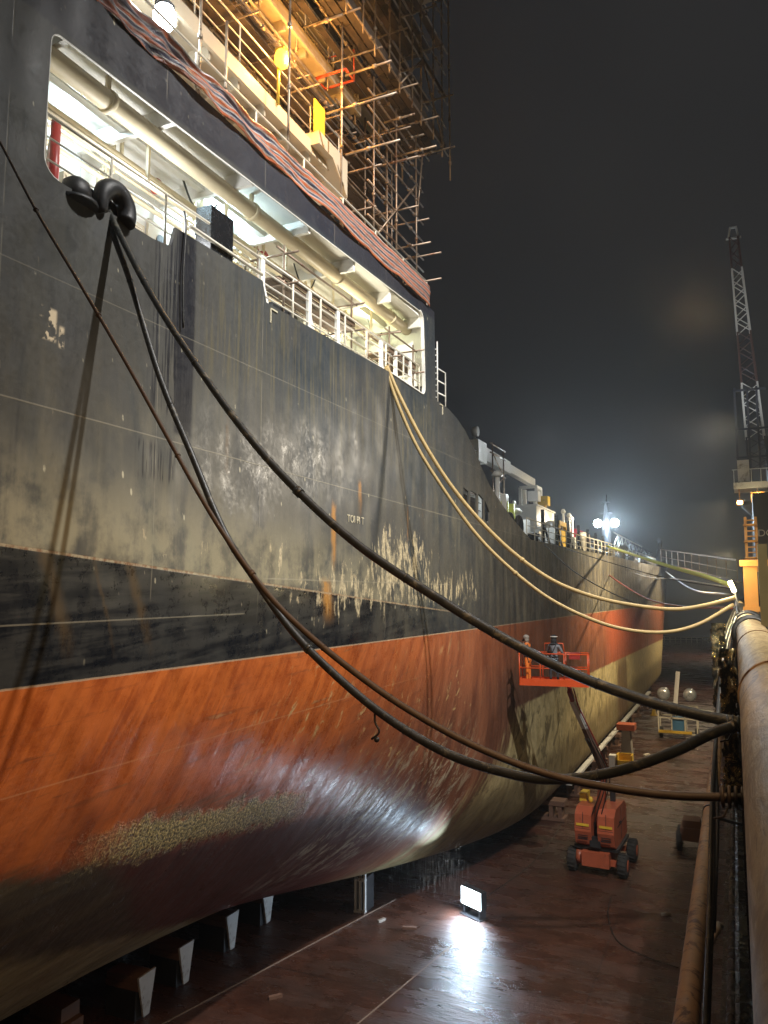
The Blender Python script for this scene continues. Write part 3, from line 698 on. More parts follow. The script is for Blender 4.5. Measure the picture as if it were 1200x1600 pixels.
for z_, y0, y1 in ((15, qa.y, qb.y), (16, qb.y, qa.y), (17, qa.y, qb.y), (18, qb.y, qa.y)):
    m_ = MB(); m_.tube([(-11.48, y0, z_), (-11.48, y1, z_+1)], .035, 6); m_.build('brace', M['galv'], tw)
# two small life-ring style lime drums near the bulwark
for px in (786, 796):
    q = at(px, 803, X=-10.5); mb = MB(); mb.lathe((q.x, q.y, 13.95), [(.3, 0), (.32, 1.1), (.3, 2.2)], 12); mb.build('lime_drum', M['lime'], ship)
# foremast with twin lights
q = at(947, 818, X=-14); mb = MB(); my = q.y
mb.tube([(-14, my, 13.9), (-14, my, q.z-.6), (-14, my, q.z+1), at(947, 773, X=-14)], [.6, .5, .3, .06], 10)
mb.bar((-14.8, my, q.z+1.3), (-13.2, my, q.z+1.3), .15); mb.bar((-14.5, my, q.z+2.6), (-13.5, my, q.z+2.6), .15); mst = mb.build('foremast', M['darksteel'], ship)
for dx in (-1.1, .9):
    b_ = MB(); b_.ball((-13.8+dx, my-.6, q.z), .5); b_.build('mast_light', M['lampwhite'], mst)
lamp('POINT', (-12.6, my-3.0, q.z-.2), 11000, (.62, .82, 1), .3)
lamp('POINT', (-9.6, 41, 17.2), 350, (.85, .95, 1), .2); lamp('POINT', (-9.8, 56, 17), 350, (1, .93, .8), .2); lamp('POINT', (-10.5, 49, 21.5), 160, (.9, .95, 1), .2)
# forecastle gear
def lat(y0, y1, x_, z0, z1, n):
    mb = MB(); mb.bar((x_, y0, z0), (x_, y1, z0), .12); mb.bar((x_, y0, z1), (x_, y1, z1), .12)
    for i in range(n): a = y0+(y1-y0)*i/n; b2 = y0+(y1-y0)*(i+1)/n; mb.bar((x_, a, z0), (x_, b2, z1), .07); mb.bar((x_, b2, z0), (x_, b2, z1), .07)
    return mb
q = at(975, 868, X=-11)
lat(88, 118, -10.6, 15.6, 17.3, 9).build('forecastle_rack', M['darksteel'], ship)
lat(92, 122, -12.5, 17.0, 18.6, 8).build('forecastle_rack', M['rail'], ship)
mb = MB(); mb.tube([(-9.8, 110, 14.8), (-9.6, 116, 17.5), (-9.5, 117.5, 18.8), (-9.6, 116.5, 19.2)], .3, 10); mb.build('anchor_davit', M['darksteel'], ship)
for i in range(3):
    mb = MB(); y_ = 92+i*8; mb.lathe((-11.5, y_, 15.6), [(.9, -.7), (.9, -.6), (.5, -.55), (.5, .55), (.9, .6), (.9, .7)], 14, 'x'); mb.box(-12.5, -10.5, y_-.8, y_+.8, 13.9, 14.8); mb.build('windlass', M['timber'], ship)
for k, (px, py) in enumerate(((787, 770), (782, 742))):
    pass
# side ladder on the fore end of the superstructure
mb = MB()
for k in range(2): mb.tube([(-8.5-k*.55, 22.95, 17.7), (-8.5-k*.55, 22.95, 19.7-.35*k)], .025, 6)
for k in range(9): mb.tube([(-8.5, 22.95, 17.85+k*.2), (-9.05, 22.95, 17.85+k*.2)], .018, 6)
for k in range(3): mb.tube([(-8.5, 22.95, 18.0+k*.4), (-8.5, 23.7, 18.05+k*.4), (-8.5, 23.7, 17.7)], .025, 6)
mb.build('side_ladder', M['white'], ship)
# welded draft letters and corner marks on the side
def text(body, loc, size, rot, mat, parent, name, ext=.004):
    cu = bpy.data.curves.new(name, 'FONT'); cu.body = body; cu.size = size; cu.extrude = ext
    o = bpy.data.objects.new(name, cu); COL.objects.link(o)
    dg = bpy.context.evaluated_depsgraph_get(); me = bpy.data.meshes.new_from_object(o.evaluated_get(dg)); bpy.data.objects.remove(o)
    o = bpy.data.objects.new(name, me); COL.objects.link(o); o.parent = parent
    org = Vector((0, 0, 0)); p = parent
    while p is not None: org += p.location; p = p.parent
    o.location = Vector(loc)-org; o.rotation_euler = rot; me.materials.clear(); me.materials.append(M[mat]); return o
q = at(542, 815, X=-8.5); text('TOI PI T', (-8.49, q.y, q.z), .26, (R(90), 0, R(90)), 'markwhite', ship, 'hull_lettering')
for px, py, s1 in ((422, 482, 1), (691, 634, -1)):
    q = at(px, py, X=-8.5); mb = MB(); mb.bar((-8.49, q.y, q.z), (-8.49, q.y, q.z-.3), .03); mb.bar((-8.487, q.y, q.z), (-8.487, q.y+.25*s1, q.z), .03); mb.build('corner_mark', M['markwhite'], ship)
# white rubbing sill between hull and blocks
mb = MB(); mb.box(-8.95, -8.62, 44, 88, 1.02, 1.16); mb.build('bilge_strip', M['cranegrey'], ship)

# ------------------------------------------------------------------ striped tarpaulin lashed outside the deck rail
def tarp_material():
    mt, g, b = newmat('striped_plastic'); uv = g.n('ShaderNodeUVMap').outputs[0]
    k = g.n('ShaderNodeSeparateXYZ'); g.nt.links.new(uv, k.inputs[0]); u, v_ = E_(g, k.outputs[0]), E_(g, k.outputs[1])
    fr_ = g.m('FRACT', v_*3.5)
    c = g.mix(g.sm(fr_, .36, .39), (.50, .12, .035), (.44, .41, .37))
    c = g.mix(g.sm(fr_, .54, .57), c, (.035, .042, .085)); c = g.mix(g.sm(fr_, .84, .87), c, (.44, .41, .37))
    n = g.noise(g.vec(u*3, v_*4, 0.), 1, 5, .6); c = g.mix(g.sm(n, .45, .7)*.5, c, (.12, .09, .08)); c = g.mix(g.sm(u, 13, 7)*g.sm(n, .3, .6)*.75, c, (.05, .045, .06))
    g.put(b.inputs['Base Color'], c); b.inputs['Roughness'].default_value = .28; b.inputs['Specular IOR Level'].default_value = .6
    g.put(b.inputs['Normal'], g.bump(g.noise(g.vec(u*2.2, v_*7, 0.), 1, 5, .6, 1.2), .8, .08)); return mt
bm = bmesh.new(); uvl = bm.loops.layers.uv.new('UVMap'); NU, NV = 220, 22; grid = []
from mathutils import noise as mn
for i in range(NU+1):
    y_ = 5.5+(22.15-5.5)*i/NU; row = []
    cr0 = .22*max(0, 1-(y_-5.5)/11)+.03
    for j in range(NV+1):
        t = j/NV; z0 = 20.46+.008*y_; z1 = 20.93+.022*(y_-7)
        z_ = z0+(z1-z0)*t
        nn = mn.noise(Vector((y_*1.1, t*2.2, 0)))+.5*mn.noise(Vector((y_*3, t*5, 4)))
        x_ = -8.42+cr0*nn*.9-.10*math.sin(t*math.pi)*0+.05*math.sin(y_*1.3)*(1-t)
        row.append((bm.verts.new((x_, y_, z_+cr0*.6*mn.noise(Vector((y_*.9, t, 9)))+.06*abs(math.sin(y_*1.6))*(1-t)*-1)), y_, t))
    grid.append(row)
for i in range(NU):
    for j in range(NV):
        q4 = (grid[i][j], grid[i+1][j], grid[i+1][j+1], grid[i][j+1]); fc = bm.faces.new([a[0] for a in q4]); fc.smooth = True
        for lp, a in zip(fc.loops, q4): lp[uvl].uv = (a[1], a[2])
org = Vector((-8.4, 14, 20.4))
for v in bm.verts: v.co -= org
me = bpy.data.meshes.new('striped_tarpaulin'); bm.to_mesh(me); bm.free(); me.materials.append(tarp_material())
o = bpy.data.objects.new('striped_tarpaulin', me); COL.objects.link(o); o.location = org
sd = o.modifiers.new('thick', 'SOLIDIFY'); sd.thickness = .01
tag(o, 'long orange, white and navy striped plastic sheet lashed along the upper deck edge', 'tarpaulin')
railing(ship, [(-8.6, -5, 20.4), (-8.6, 22.3, 20.5)], 1.0, 3, 2.0, .022)

# ------------------------------------------------------------------ scaffolding around the bridge wing
sc = thing('bridge_scaffold', (-9.5, 18, 20.5), 'dense tube and board scaffold wrapped round the high bridge wing', 'scaffold')
def tb(nm, a, b_, r_=.029):
    m_ = MB(); a = Vector(a); b_ = Vector(b_); m_.tube([a, b_], r_, 6); n = max(1, int((b_-a).length/1.4))
    for k in range(n): c = a.lerp(b_, (k+.35+.3*random.random())/n); d = (b_-a).normalized()*.05; m_.tube([c-d, c+d], r_*1.9, 6)
    m_.build(nm, M['scafgrey'], sc)
rnd = random.Random(11)
for y_ in (14.2, 15.9, 17.6, 19.3, 21.0, 22.9):
    for x_ in (-8.25, -9.7, -11.0):
        tb('standard', (x_, y_, 26.0+(0 if x_ > -9 else -.6)), (x_+.02, y_+.02, 34.5))
lv = (26.35, 28.2, 30.1, 31.9, 33.6)
for z_ in lv:
    for x_ in (-8.25, -8.95, -9.7, -10.4, -11.0): tb('ledger', (x_, 13.6, z_), (x_, 23.5, z_+rnd.uniform(-.03, .03)))
for z_ in (27.2, 29.1, 31.0, 32.8):
    for x_ in (-8.22, -9.3): tb('ledger', (x_, 13.9, z_), (x_, 23.2, z_+rnd.uniform(-.05, .05)), .024)
for y_ in (15.0, 16.8, 18.5, 20.2, 22.0):
    tb('standard', (-8.22, y_, 26.1), (-8.2, y_+.03, 34.5), .026)
for z_ in lv[:3]:
    for y_ in (14.6, 16.2, 17.7, 19.5, 21.2, 22.95): tb('transom', (-11.2, y_, z_-.06), (-8.0+rnd.uniform(-.2, .25), y_, z_-.06))
for (ya, za, yb, zb_) in ((14.2, 28.2, 15.9, 26.4), (19.3, 26.3, 21, 28.2), (21, 28.2, 22.9, 26.4), (17.6, 28.2, 19.3, 30.1), (21, 30.1, 22.9, 33.6)):
    tb('brace', (-8.2, ya, za), (-8.2, yb, zb_))
tb('brace', (-8.15, 23.4, 25.4), (-8.0, 22.9, 34.5))
for z_ in lv[:4]:
    m_ = MB(); x_ = -11.1
    while x_ < -8.35:
        y_ = 13.7+rnd.uniform(-.3, .5)
        while y_ < 23:
            L = rnd.uniform(2.0, 3.9)
            if rnd.random() < .86: m_.box(x_, x_+.20, y_, min(23.3, y_+L), z_+.04+rnd.uniform(0, .03), z_+.08+rnd.uniform(0, .03))
            y_ += L+.04
        x_ += .235
    m_.build('board_platform', M['scafwood'], sc)
m_ = MB(); m_.box(-8.30, -8.27, 13.7, 23.3, 26.45, 26.68); m_.build('toe_board', M['scafwood'], sc)
m_ = MB(); m_.box(-8.30, -8.27, 13.7, 23.3, 28.3, 28.5); m_.build('toe_board', M['scafwood'], sc)
for z_, xa, xb in ((25.25, -11.0, -9.9), (24.9, -10.6, -9.6)):
    m_ = MB()
    for k in range(int((xb-xa)/.26)): m_.box(xa+k*.26, xa+k*.26+.21, 12.2+rnd.random()*.6, 19.5-rnd.random()*.8, z_, z_+.04)
    m_.build('board_platform', M['scafwood'], sc)
    for x_ in (xa, xb): tb('ledger', (x_, 11.8, z_-.05), (x_, 20, z_-.05))
    for k in range(6): tb('transom', (xa-.1, 12.3+k*1.4, z_-.09), (xb+.25, 12.3+k*1.4, z_-.09), .024)
# lower front legs standing on the tarp deck
for (px, y0_, y1_) in ((533, 318, -10), (450, 243, -10), (352, 150, 30), (312, 90, -20)):
    a = at(px, y0_, X=-8.72); b2 = at(px, y1_, X=-8.72); tb('standard', (-8.72, a.y, 20.5), (-8.72, a.y, b2.z), .028)
fsc = thing('corner_scaffold', (-9.6, 21.5, 20.5), 'open tube scaffold tower at the forward corner of the tarpaulin deck', 'scaffold')
def tb2(nm, a, b_, r_=.029):
    m_ = MB(); a = Vector(a); b_ = Vector(b_); m_.tube([a, b_], r_, 6); n = max(1, int((b_-a).length/1.4))
    for k in range(n): c = a.lerp(b_, (k+.35+.3*random.random())/n); d = (b_-a).normalized()*.05; m_.tube([c-d, c+d], r_*1.9, 6)
    m_.build(nm, M['galv'], fsc)
for x_ in (-8.75, -9.8, -10.9):
    for y_ in (18.6, 20.2, 21.8): tb2('standard', (x_, y_, 20.45), (x_, y_, 26.2))
for z_ in (21.0, 21.4, 21.9, 22.3, 22.9, 23.5, 24.1, 24.6, 25.1, 25.6):
    for x_ in (-8.75, -9.8, -10.9): tb2('ledger', (x_, 18.2, z_), (x_, 22.4, z_))
for z_, y_, l_ in ((21.35, 21.9, 1.0), (22.25, 21.2, .9), (22.2, 21.9, 1.0), (23.4, 21.0, .5), (23.4, 21.9, .5), (24.5, 20.2, .9), (24.5, 19.2, .6), (25.5, 18.6, .8), (25.5, 20.2, .6), (25.5, 21.8, .4), (22.3, 18.6, .1), (23.5, 18.6, .3)):
    tb2('transom', (-11.0, y_, z_), (-8.75+l_*.8, y_, z_))
tb2('brace', (-8.72, 18.6, 21.4), (-8.72, 21.8, 24.6)); tb2('brace', (-8.72, 21.8, 23.5), (-8.72, 22.3, 25.9))
m_ = MB(); 
for k in range(14): m_.tube([(-9.1, 20.3, 21+k*.28), (-9.1, 20.65, 21+k*.28)], .015, 5)
for y_ in (20.3, 20.65): m_.tube([(-9.1, y_, 20.5), (-9.1, y_, 25.2)], .02, 5)
m_.build('ladder', M['galv'], fsc)
for z_ in (23.55, 24.7):
    m_ = MB(); 
    for k in range(5): m_.box(-10.9+k*.24, -10.68+k*.24, 18.3+rnd.random()*.3, 22.2, z_, z_+.04)
    m_.build('board_platform', M['wood'], fsc)
# projecting lit poles
for (pa, pb) in (((540, 118), (612, 93)), ((510, 178), (620, 143)), ((540, 242), (625, 200)), ((600, 192), (648, 179)), ((630, 219), (662, 200)), ((490, 40), (535, 25)), ((618, 245), (682, 232))):
    yq = at(*pa, X=-8.9).y; a = at(*pa, Y=yq); b2 = at(*pb, Y=yq); tb('transom', a, (b2.x, yq, a.z+.02), .032)
m_ = MB()
for k in range(4): 
    a = at(515+k*18, 112-k*6, X=-9.0)
q = at(540, 108, X=-9.0); m_.tube([(-9.0, q.y, q.z), (-9.9, q.y, q.z), (-9.9, q.y+.5, q.z), (-9.0, q.y+.5, q.z), (-9.0, q.y, q.z)], .04, 6); m_.tube([(-9, q.y+.5, q.z), (-9, q.y+.5, q.z+.9), (-10, q.y+.5, q.z+.9)], .025, 6); m_.build('swing_gate', M['orange'], sc)

# ------------------------------------------------------------------ mooring ropes and hoses
def hose(name, px, A, B, r_, mat, label, cat='hose', group=None, drop=0, ends=True):
    pts = [at_plane(p_[0], p_[1], A, B) for p_ in px]; pts = catmull(pts, 10)
    mb = MB(); ra = r_ if not isinstance(r_, tuple) else [r_[0]+(r_[1]-r_[0])*min(1, i/(len(pts)*.6)) for i in range(len(pts))]; mb.tube(pts, ra, 10)
    r_ = r_ if not isinstance(r_, tuple) else r_[1]
    if ends:
        L = len(pts)
        for t in (.12, .21, .33, .47, .58, .66, .79, .9):
            i = int(L*t); i = min(i, L-3); mb.tube([pts[i].lerp(pts[i+1], .3), pts[i].lerp(pts[i+1], .3+(.7 if t == .47 else .12))], r_*(1.25 if t == .47 else 1.12), 10)
    return solo(mb, name, M[mat], pts[0], label, cat, group)
GH = 'service lines slung between ship and dock wall'
FA = (-8.35, 8.55); FB = (0.0, 6.9)
hose('service_hose', [(158, 305), (172, 335), (200, 392), (235, 458), (280, 530), (365, 652), (450, 752), (560, 852), (700, 945), (810, 1010), (900, 1055), (1000, 1092), (1080, 1114), (1168, 1132)], FA, FB, .048, 'rubber', 'thick black hose from the horn shaped fairlead, topmost of those ending at the wall', 'hose', GH)
hose('service_hose', [(156, 305), (180, 375), (205, 445), (250, 590), (300, 712), (350, 830), (400, 908), (450, 978), (510, 1042), (600, 1118), (700, 1178), (800, 1210), (870, 1218), (960, 1206), (1050, 1176), (1110, 1147), (1150, 1133)], FA, (0.0, 6.8), .045, 'rubber', 'black hose from the horn shaped fairlead sagging lowest then climbing to the wall', 'hose', GH)
hose('mooring_rope', [(-60, 110), (0, 222), (60, 335), (130, 452), (200, 572), (260, 680), (310, 770), (360, 850), (420, 930), (480, 990), (560, 1055), (640, 1110), (740, 1165), (850, 1208), (950, 1230), (1050, 1243), (1165, 1246)], (-8.3, 6.2), (0, 5.6), (.015, .028), 'brownhose', 'thin brown line entering at the left edge and ending lowest at the wall', 'rope', GH)
GA = (-8.4, 19.2); GB = (-.05, 23.5)
hose('tan_hose', [(604, 572), (625, 620), (660, 688), (700, 752), (745, 808), (800, 862), (860, 905), (920, 930), (980, 944), (1050, 952), (1100, 946), (1148, 934)], GA, GB, .055, 'yellowhose', 'upper tan hose of the pair hanging from the forward end of the opening', 'hose', GH)
hose('tan_hose', [(603, 574), (618, 622), (650, 695), (690, 760), (740, 830), (790, 882), (850, 930), (910, 962), (970, 982), (1035, 988), (1090, 976), (1146, 945)], GA, GB, .05, 'yellowhose', 'lower tan hose of the pair hanging from the forward end of the opening', 'hose', GH)
hose('lime_pole', [(938, 850), (1040, 883), (1100, 900), (1143, 915)], (-9.0, 62), (-.1, 30), .085, 'lime', 'straight lime yellow line running from the fore deck rail to the tube lamp', 'hose', GH, ends=False)
for pxs, a_, b_, r_, mt, lb_ in (
    ([(905, 860), (940, 890), (1000, 930), (1060, 947), (1143, 950)], (-8.6, 60), (-.1, 30), .045, 'redhose', 'thin red hose drooping from the deck beneath the crimson tank'),
    ([(842, 842), (900, 895), (1000, 945), (1080, 950), (1145, 938)], (-8.5, 38), (-.1, 26), .022, 'darksteel', 'thin dark wire drooping from the deck just forward of the boom rest'),
    ([(920, 862), (990, 895), (1060, 905), (1143, 918)], (-8.6, 70), (-.1, 34), .03, 'rail', 'thin pale line from the deck right of the crimson tank to the tube lamp'),
    ([(850, 845), (930, 872), (1040, 903), (1145, 920)], (-8.5, 40), (-.1, 32), .018, 'darksteel', 'thin dark wire stretched almost straight above the drooping dark one'),
    ([(1040, 893), (1080, 920), (1143, 930)], (-8.6, 110), (-.1, 45), .07, 'rail', 'short pale line from the bow corner to the dock wall')):
    hose('mooring_line', pxs, a_, b_, r_, mt, lb_, 'rope', GH, ends=False)
# hook hanging from the lower hose, cord at black cabinet
mb = MB(); q = at_plane(586, 1110, FA, (0, 6.8)); mb.tube(catmull([q, q+Vector((0, 0, -.12)), q+Vector((.05, 0, -.22)), q+Vector((-.04, 0, -.3))], 4), .012, 6); mb.ball(q+Vector((.02, 0, -.3)), .03)
solo(mb, 'hanging_hook', M['darksteel'], q, 'small dark hook dangling under the sagging black hose', 'hook')
mb = MB(); q = at(288, 330, X=-8.47); mb.tube(catmull([q, q+Vector((.02, .03, -.3)), q+Vector((.03, -.02, -1.2)), q+Vector((.03, .02, -2.1))], 5), .018, 6); solo(mb, 'rope_end', M['rubber'], q, 'short black rope end hanging down the dark streaked plating under the opening', 'rope')
for px, ty in ((340, 1.2),):
    pass

# ------------------------------------------------------------------ keel and bilge blocks
def block(x_, y_, ang=0, narrow=True):
    t = thing('keel_block', (x_, y_, 0), '', 'block')
    base = MB(); base.prism([(x_-.55, 0), (x_+.45, 0), (x_+.45, .75), (x_-.55, .75)], y_-.32, y_+.28, 'y'); base.build('block_base', M['darksteel'], t, .02)
    cap = MB(); cap.box(x_-.6, x_+.5, y_-.3, y_+.26, .752, .93); cap.box(x_-.58, x_+.48, y_-.28, y_+.24, .934, 1.10); cap.build('timber_cap', M['timber'], t, .01)
    w_ = MB(); w_.prism([(y_-.1, 0.02), (y_+.12, 0.02), (y_+.34, 1.12), (y_-.34, 1.12)], x_+.50, x_+.56, 'x'); w_.build('steel_shoe', M['shoe'], t)
    return t
b0 = block(-15.9, 19.6); b0['label'] = 'second keel block from the near end under the stern'; b0['group'] = 'keel blocks under the stern'
for (x_, y_, l_) in ((-15.75, 17.7, 'nearest keel block with a pale tapered end plate under the stern'), (-15.95, 22.0, 'third keel block from the near end under the stern'), (-16.0, 24.2, 'fourth and smallest visible keel block under the stern')):
    c = copy_tree(b0, None, Vector((x_+15.9, y_-19.6, 0))); c.rotation_euler = (0, 0, R((y_*37 % 9)-4)); c.scale = (1, 1+.12*math.sin(y_*5), 1); c['label'] = l_
for k in range(9):
    c = copy_tree(b0, None, Vector((-3.4, -2.6+k*1.9, 0))); c['label'] = 'dark keel block deep under the hull behind the row with pale end plates'; c['group'] = 'inner row of keel blocks deep under the hull'
lo = thing('brick_block', (-16.4, 15.6, 0), 'stack of red marked timber at the bottom left corner under the hull', 'block')
for k in range(3):
    m_ = MB(); m_.box(-17.2+k*.1, -15.9-.15*k+.3, 15.2+.1*k, 16.0, .02+k*.36, .36+k*.36); m_.build('timber_layer', M['timber'], lo, .02)
t = thing('shoring_frame', (-12.9, 26.6, 0), 'upright pale steel frame with timber set alone under the turn of the hull', 'block')
m_ = MB()
for dx in (-.18, .0, .18): m_.box(-12.9+dx-.035, -12.9+dx+.035, 26.3, 26.42, .03, 1.35)
m_.box(-13.12, -12.68, 26.27, 26.45, 1.1, 1.16); m_.box(-13.12, -12.68, 26.26, 26.45, .0, .06); m_.build('frame', M['shoe'], t)
m_ = MB(); m_.box(-13.1, -12.7, 26.44, 27.1, 0, 1.2); m_.build('block_base', M['darksteel'], t, .02)
m_ = MB(); m_.box(-13.05, -12.75, 26.34, 26.8, 1.36, 1.8); m_.build('packing', M['concrete'], t, .02)
BL = ['first', 'second', 'third', 'fourth', 'fifth', 'sixth', 'seventh', 'eighth', 'ninth', 'tenth', 'eleventh']
bs = []
for k in range(10):
    y_ = 41+k*5.2; x_ = -9.2+(.0 if k % 2 else .15)
    if k == 0:
        t = thing('bilge_block', (x_, y_, 0), '', 'block')
        m_ = MB(); m_.box(x_-1.1, x_+.7, y_-.5, y_+.5, .02, .16); m_.box(x_-1.0, x_-.8, y_-.4, y_+.4, .16, .75); m_.box(x_+.35, x_+.55, y_-.4, y_+.4, .16, .75); m_.box(x_-.1, x_+.1, y_-.4, y_+.4, .16, .75); m_.build('block_base', M['timber'], t)
        m_ = MB(); m_.box(x_-1.1, x_+.7, y_-.45, y_+.45, .753, .98); m_.build('timber_cap', M['timber'], t, .02)
        b1 = t
    else: t = copy_tree(b1, None, Vector((x_+9.05, y_-41, 0)))
    t['label'] = '%s brown bilge block from the orange lift along the right edge of the hull' % BL[k]; t['group'] = 'bilge blocks along the hull edge'
m_ = MB(); q = at(970, 1190, Z=0)
cb = thing('concrete_block', (-7.3, 57, 0), 'tall grey concrete block with pink top beside the hull', 'block')
m_.prism([(-7.7, 0), (-6.9, 0), (-7.05, 2.1), (-7.55, 2.1)], 56.6, 57.6, 'y'); m_.build('body', M['concrete'], cb)
m_ = MB(); m_.box(-7.9, -6.7, 56.5, 57.7, 2.1, 2.5); m_.build('cap', M['salmon'], cb, .02)
yb = thing('yellow_box', (-6.3, 50, 0), 'yellow open steel box on the floor beyond the orange lift', 'box')
q = at(977, 1200, Z=0); yb.location = q
m_ = MB(); m_.box(q.x-.5, q.x+.5, q.y-.4, q.y+.4, 0, .12); 
for dx in (-.5, .42): m_.box(q.x+dx, q.x+dx+.08, q.y-.4, q.y+.4, .12, .9)
m_.box(q.x-.42, q.x+.42, q.y+.32, q.y+.4, .12, .9); m_.box(q.x-.5, q.x+.5, q.y-.4, q.y-.34, .12, .55); m_.build('shell', M['yellow'], yb)
m_ = MB(); m_.box(q.x-1.0, q.x-.6, q.y-.3, q.y+.3, 0, .8); solo(m_, 'white_drum', M['white'], (q.x-.8, q.y, 0), 'white box standing left of the yellow steel box', 'box', bevel=.08)
q = at(1022, 1118, Z=0); m_ = MB(); m_.lathe((q.x, q.y, 0), [(.35, 0), (.35, .05), (.26, .06), (.04, .95), (.02, 1.0)], 14); solo(m_, 'traffic_cone', M['yellow'], q, 'yellow cone on the floor between hull and blue pump cart', 'cone')

# ------------------------------------------------------------------ boom lift
bl = thing('boom_lift', (-5.6, 34.8, 0), 'orange self propelled boom lift seen from behind with two men in its raised basket', 'boom lift')
Rz = Matrix.Rotation(R(-3), 3, 'Z'); O = Vector((-5.6, 35, 0))
def L(x, y, z): return O + Rz @ Vector((x, y, z))
def lbx(x0, x1, y0, y1, z0, z1): m_ = MB(); m_.box(O.x+x0, O.x+x1, O.y+y0, O.y+y1, z0, z1, Rz, O); return m_
for sx in (-1, 1):
    for y_ in (-1.05, 1.15):
        wv = MB(); c = L(sx*1.02, y_, .46)
        wv.lathe(c, [(.30, -.19), (.42, -.18), (.46, -.12), (.46, .12), (.42, .18), (.30, .19)], 22, 'x', Rz)
        for k in range(18):
            a = 2*math.pi*k/18; p1 = c+Rz@Vector((-.15, .46*math.cos(a), .46*math.sin(a))); p2 = c+Rz@Vector((.15, .46*math.cos(a+.12), .46*math.sin(a+.12))); wv.bar(p1, p2, .05, .03, Vector((1,0,0)))
        wo = wv.build('wheel', M['tyre'], bl)
        hb = MB(); hb.lathe(c, [(.1, -.2), (.24, -.195), (.24, .195), (.1, .2)], 14, 'x', Rz); hb.build('rim', M['salmon'], wo)
m_ = lbx(-.55, .55, -1.55, 1.5, .38, .95); m_.build('chassis', M['salmon'], bl, .05)
m_ = lbx(-1.0, 1.0, -1.15, -.95, .38, .62); m_.box(O.x-1, O.x+1, O.y+1.05, O.y+1.25, .38, .6, Rz, O); m_.build('axle', M['salmon'], bl, .03)
m_ = MB(); m_.lathe(L(-.72, -1.1, .62), [(.3, -.12), (.3, .12)], 12, 'x'); m_.build('mudguard', M['salmon'], bl)
# turntable with rounded covers each side and the slot for the boom
for sx in (-1, 1):
    m_ = MB(); x0, x1 = (-.80, -.13) if sx < 0 else (.13, .80)
    prof = [(-1.45, 1.25), (-1.6, 1.75), (-1.5, 2.4), (-1.1, 2.65), (.8, 2.6), (1.2, 2.3), (1.2, 1.15), (-1.2, 1.1)]
    vs_ = [[m_.bm.verts.new(L(x, a, b_)) for a, b_ in prof] for x in (x0, x1)]
    m_.bm.faces.new(vs_[0][::-1]); m_.bm.faces.new(vs_[1])
    for k in range(8): m_.bm.faces.new([vs_[0][k], vs_[0][(k+1)%8], vs_[1][(k+1)%8], vs_[1][k]])
    ec = m_.build('engine_cover', M['salmon'], bl, .07)
    m_ = MB(); xo = sx*.47
    for k in range(5): m_.bar(L(xo-.2, -1.585+.02*k, 1.45+k*.07), L(xo+.2, -1.585+.02*k, 1.45+k*.07), .03, .025)
    m_.build('cooling_grille', M['darksteel'], bl)
    m_ = MB(); m_.bar(L(xo-.26, -1.60, 2.02), L(xo+.26, -1.60, 2.02), .012, .10); m_.build('warning_stripe', M['yellow'], bl)
    m_ = MB(); m_.bar(L(xo-.3, -1.575, 1.86), L(xo+.3, -1.575, 1.86), .02, .018); m_.bar(L(xo, -1.50, 2.5), L(xo, -1.58, 1.9), .018, .018); m_.build('panel_seam', M['darksteel'], bl)
    m_ = MB(); m_.bar(L(sx*.815, -.9, 1.9), L(sx*.815, .7, 1.9), .012, .03); m_.bar(L(sx*.815, -.1, 1.25), L(sx*.815, -.1, 2.5), .012, .03); m_.bar(L(sx*.825, -.5, 2.0), L(sx*.825, -.3, 2.0), .04, .05); m_.build('cover_latch', M['darksteel'], ec)
m_ = lbx(-.9, .9, -1.3, 1.1, 1.0, 1.12); m_.lathe(L(0, 0, .93), [(.55, 0), (.55, .1)], 20); m_.build('turntable', M['darksteel'], bl)
m_ = lbx(-.22, .22, -1.5, -1.3, 1.15, 1.55); m_.box(O.x-.22, O.x+.22, O.y-1.0, O.y+.9, 1.15, 2.0, Rz, O); m_.build('boom_mount', M['darksteel'], bl)
m_ = lbx(-.9, -.6, -.2, .5, 2.6, 2.95); m_.build('control_box', M['yellow'], bl, .03)
lp_ = MB(); lp_.ball(L(-.35, -.5, 2.78), .10, .10, .13); lp_.build('beacon', M['yellow'], bl)
# arms
p0 = L(0, -.9, 1.9); p1 = Vector((-5.25, 33.6, 4.3)); BK = Vector((-6.35, 30.1, 8.0)); p2 = Vector((-6.05, 31.5, 7.3))
m_ = MB(); m_.bar(p0, p1, .2, .24); m_.bar(L(0, .5, 2.2), p1, .16, .16); m_.build('lower_arm', M['salmon'], bl, .02)
m_ = MB(); m_.bar(p1+Vector((0, .15, -.2)), p1.lerp(p2, .62), .2, .25); m_.build('main_boom', M['timber'], bl, .02)
m_ = MB(); m_.bar(p1.lerp(p2, .60), p2, .2, .24); m_.build('inner_boom', M['cranegrey'], bl, .01)
m_ = MB(); m_.bar(p2, BK+Vector((.3, .75, -.25)), .15, .18); m_.bar(p2+Vector((0, 0, .1)), p2+Vector((-.15, -.5, .9)), .12, .12); m_.tube([p1+Vector((.2, 0, 0)), p1.lerp(p2, .5)+Vector((.22, 0, -.1)), p2+Vector((.2, 0, -.2)), BK+Vector((.5, .6, -.15))], .03, 6); m_.build('jib', M['red'], bl)
for dx in (-.12, .0, .13):
    m_ = MB(); m_.tube(catmull([L(dx, -.6, 1.6), L(dx*1.5, -1.3, 2.2), p1+Vector((dx+.1, -.12, -.5)), p1+Vector((dx, -.2, .1)), p1.lerp(p2, .5)+Vector((dx, -.16, -.1))], 6), .022, 6); m_.build('hydraulic_hose', M['rubber'], bl)
m_ = lbx(.3, .5, .3, .5, 2.5, 3.0); m_.build('exhaust_stack', M['darksteel'], bl, .03)
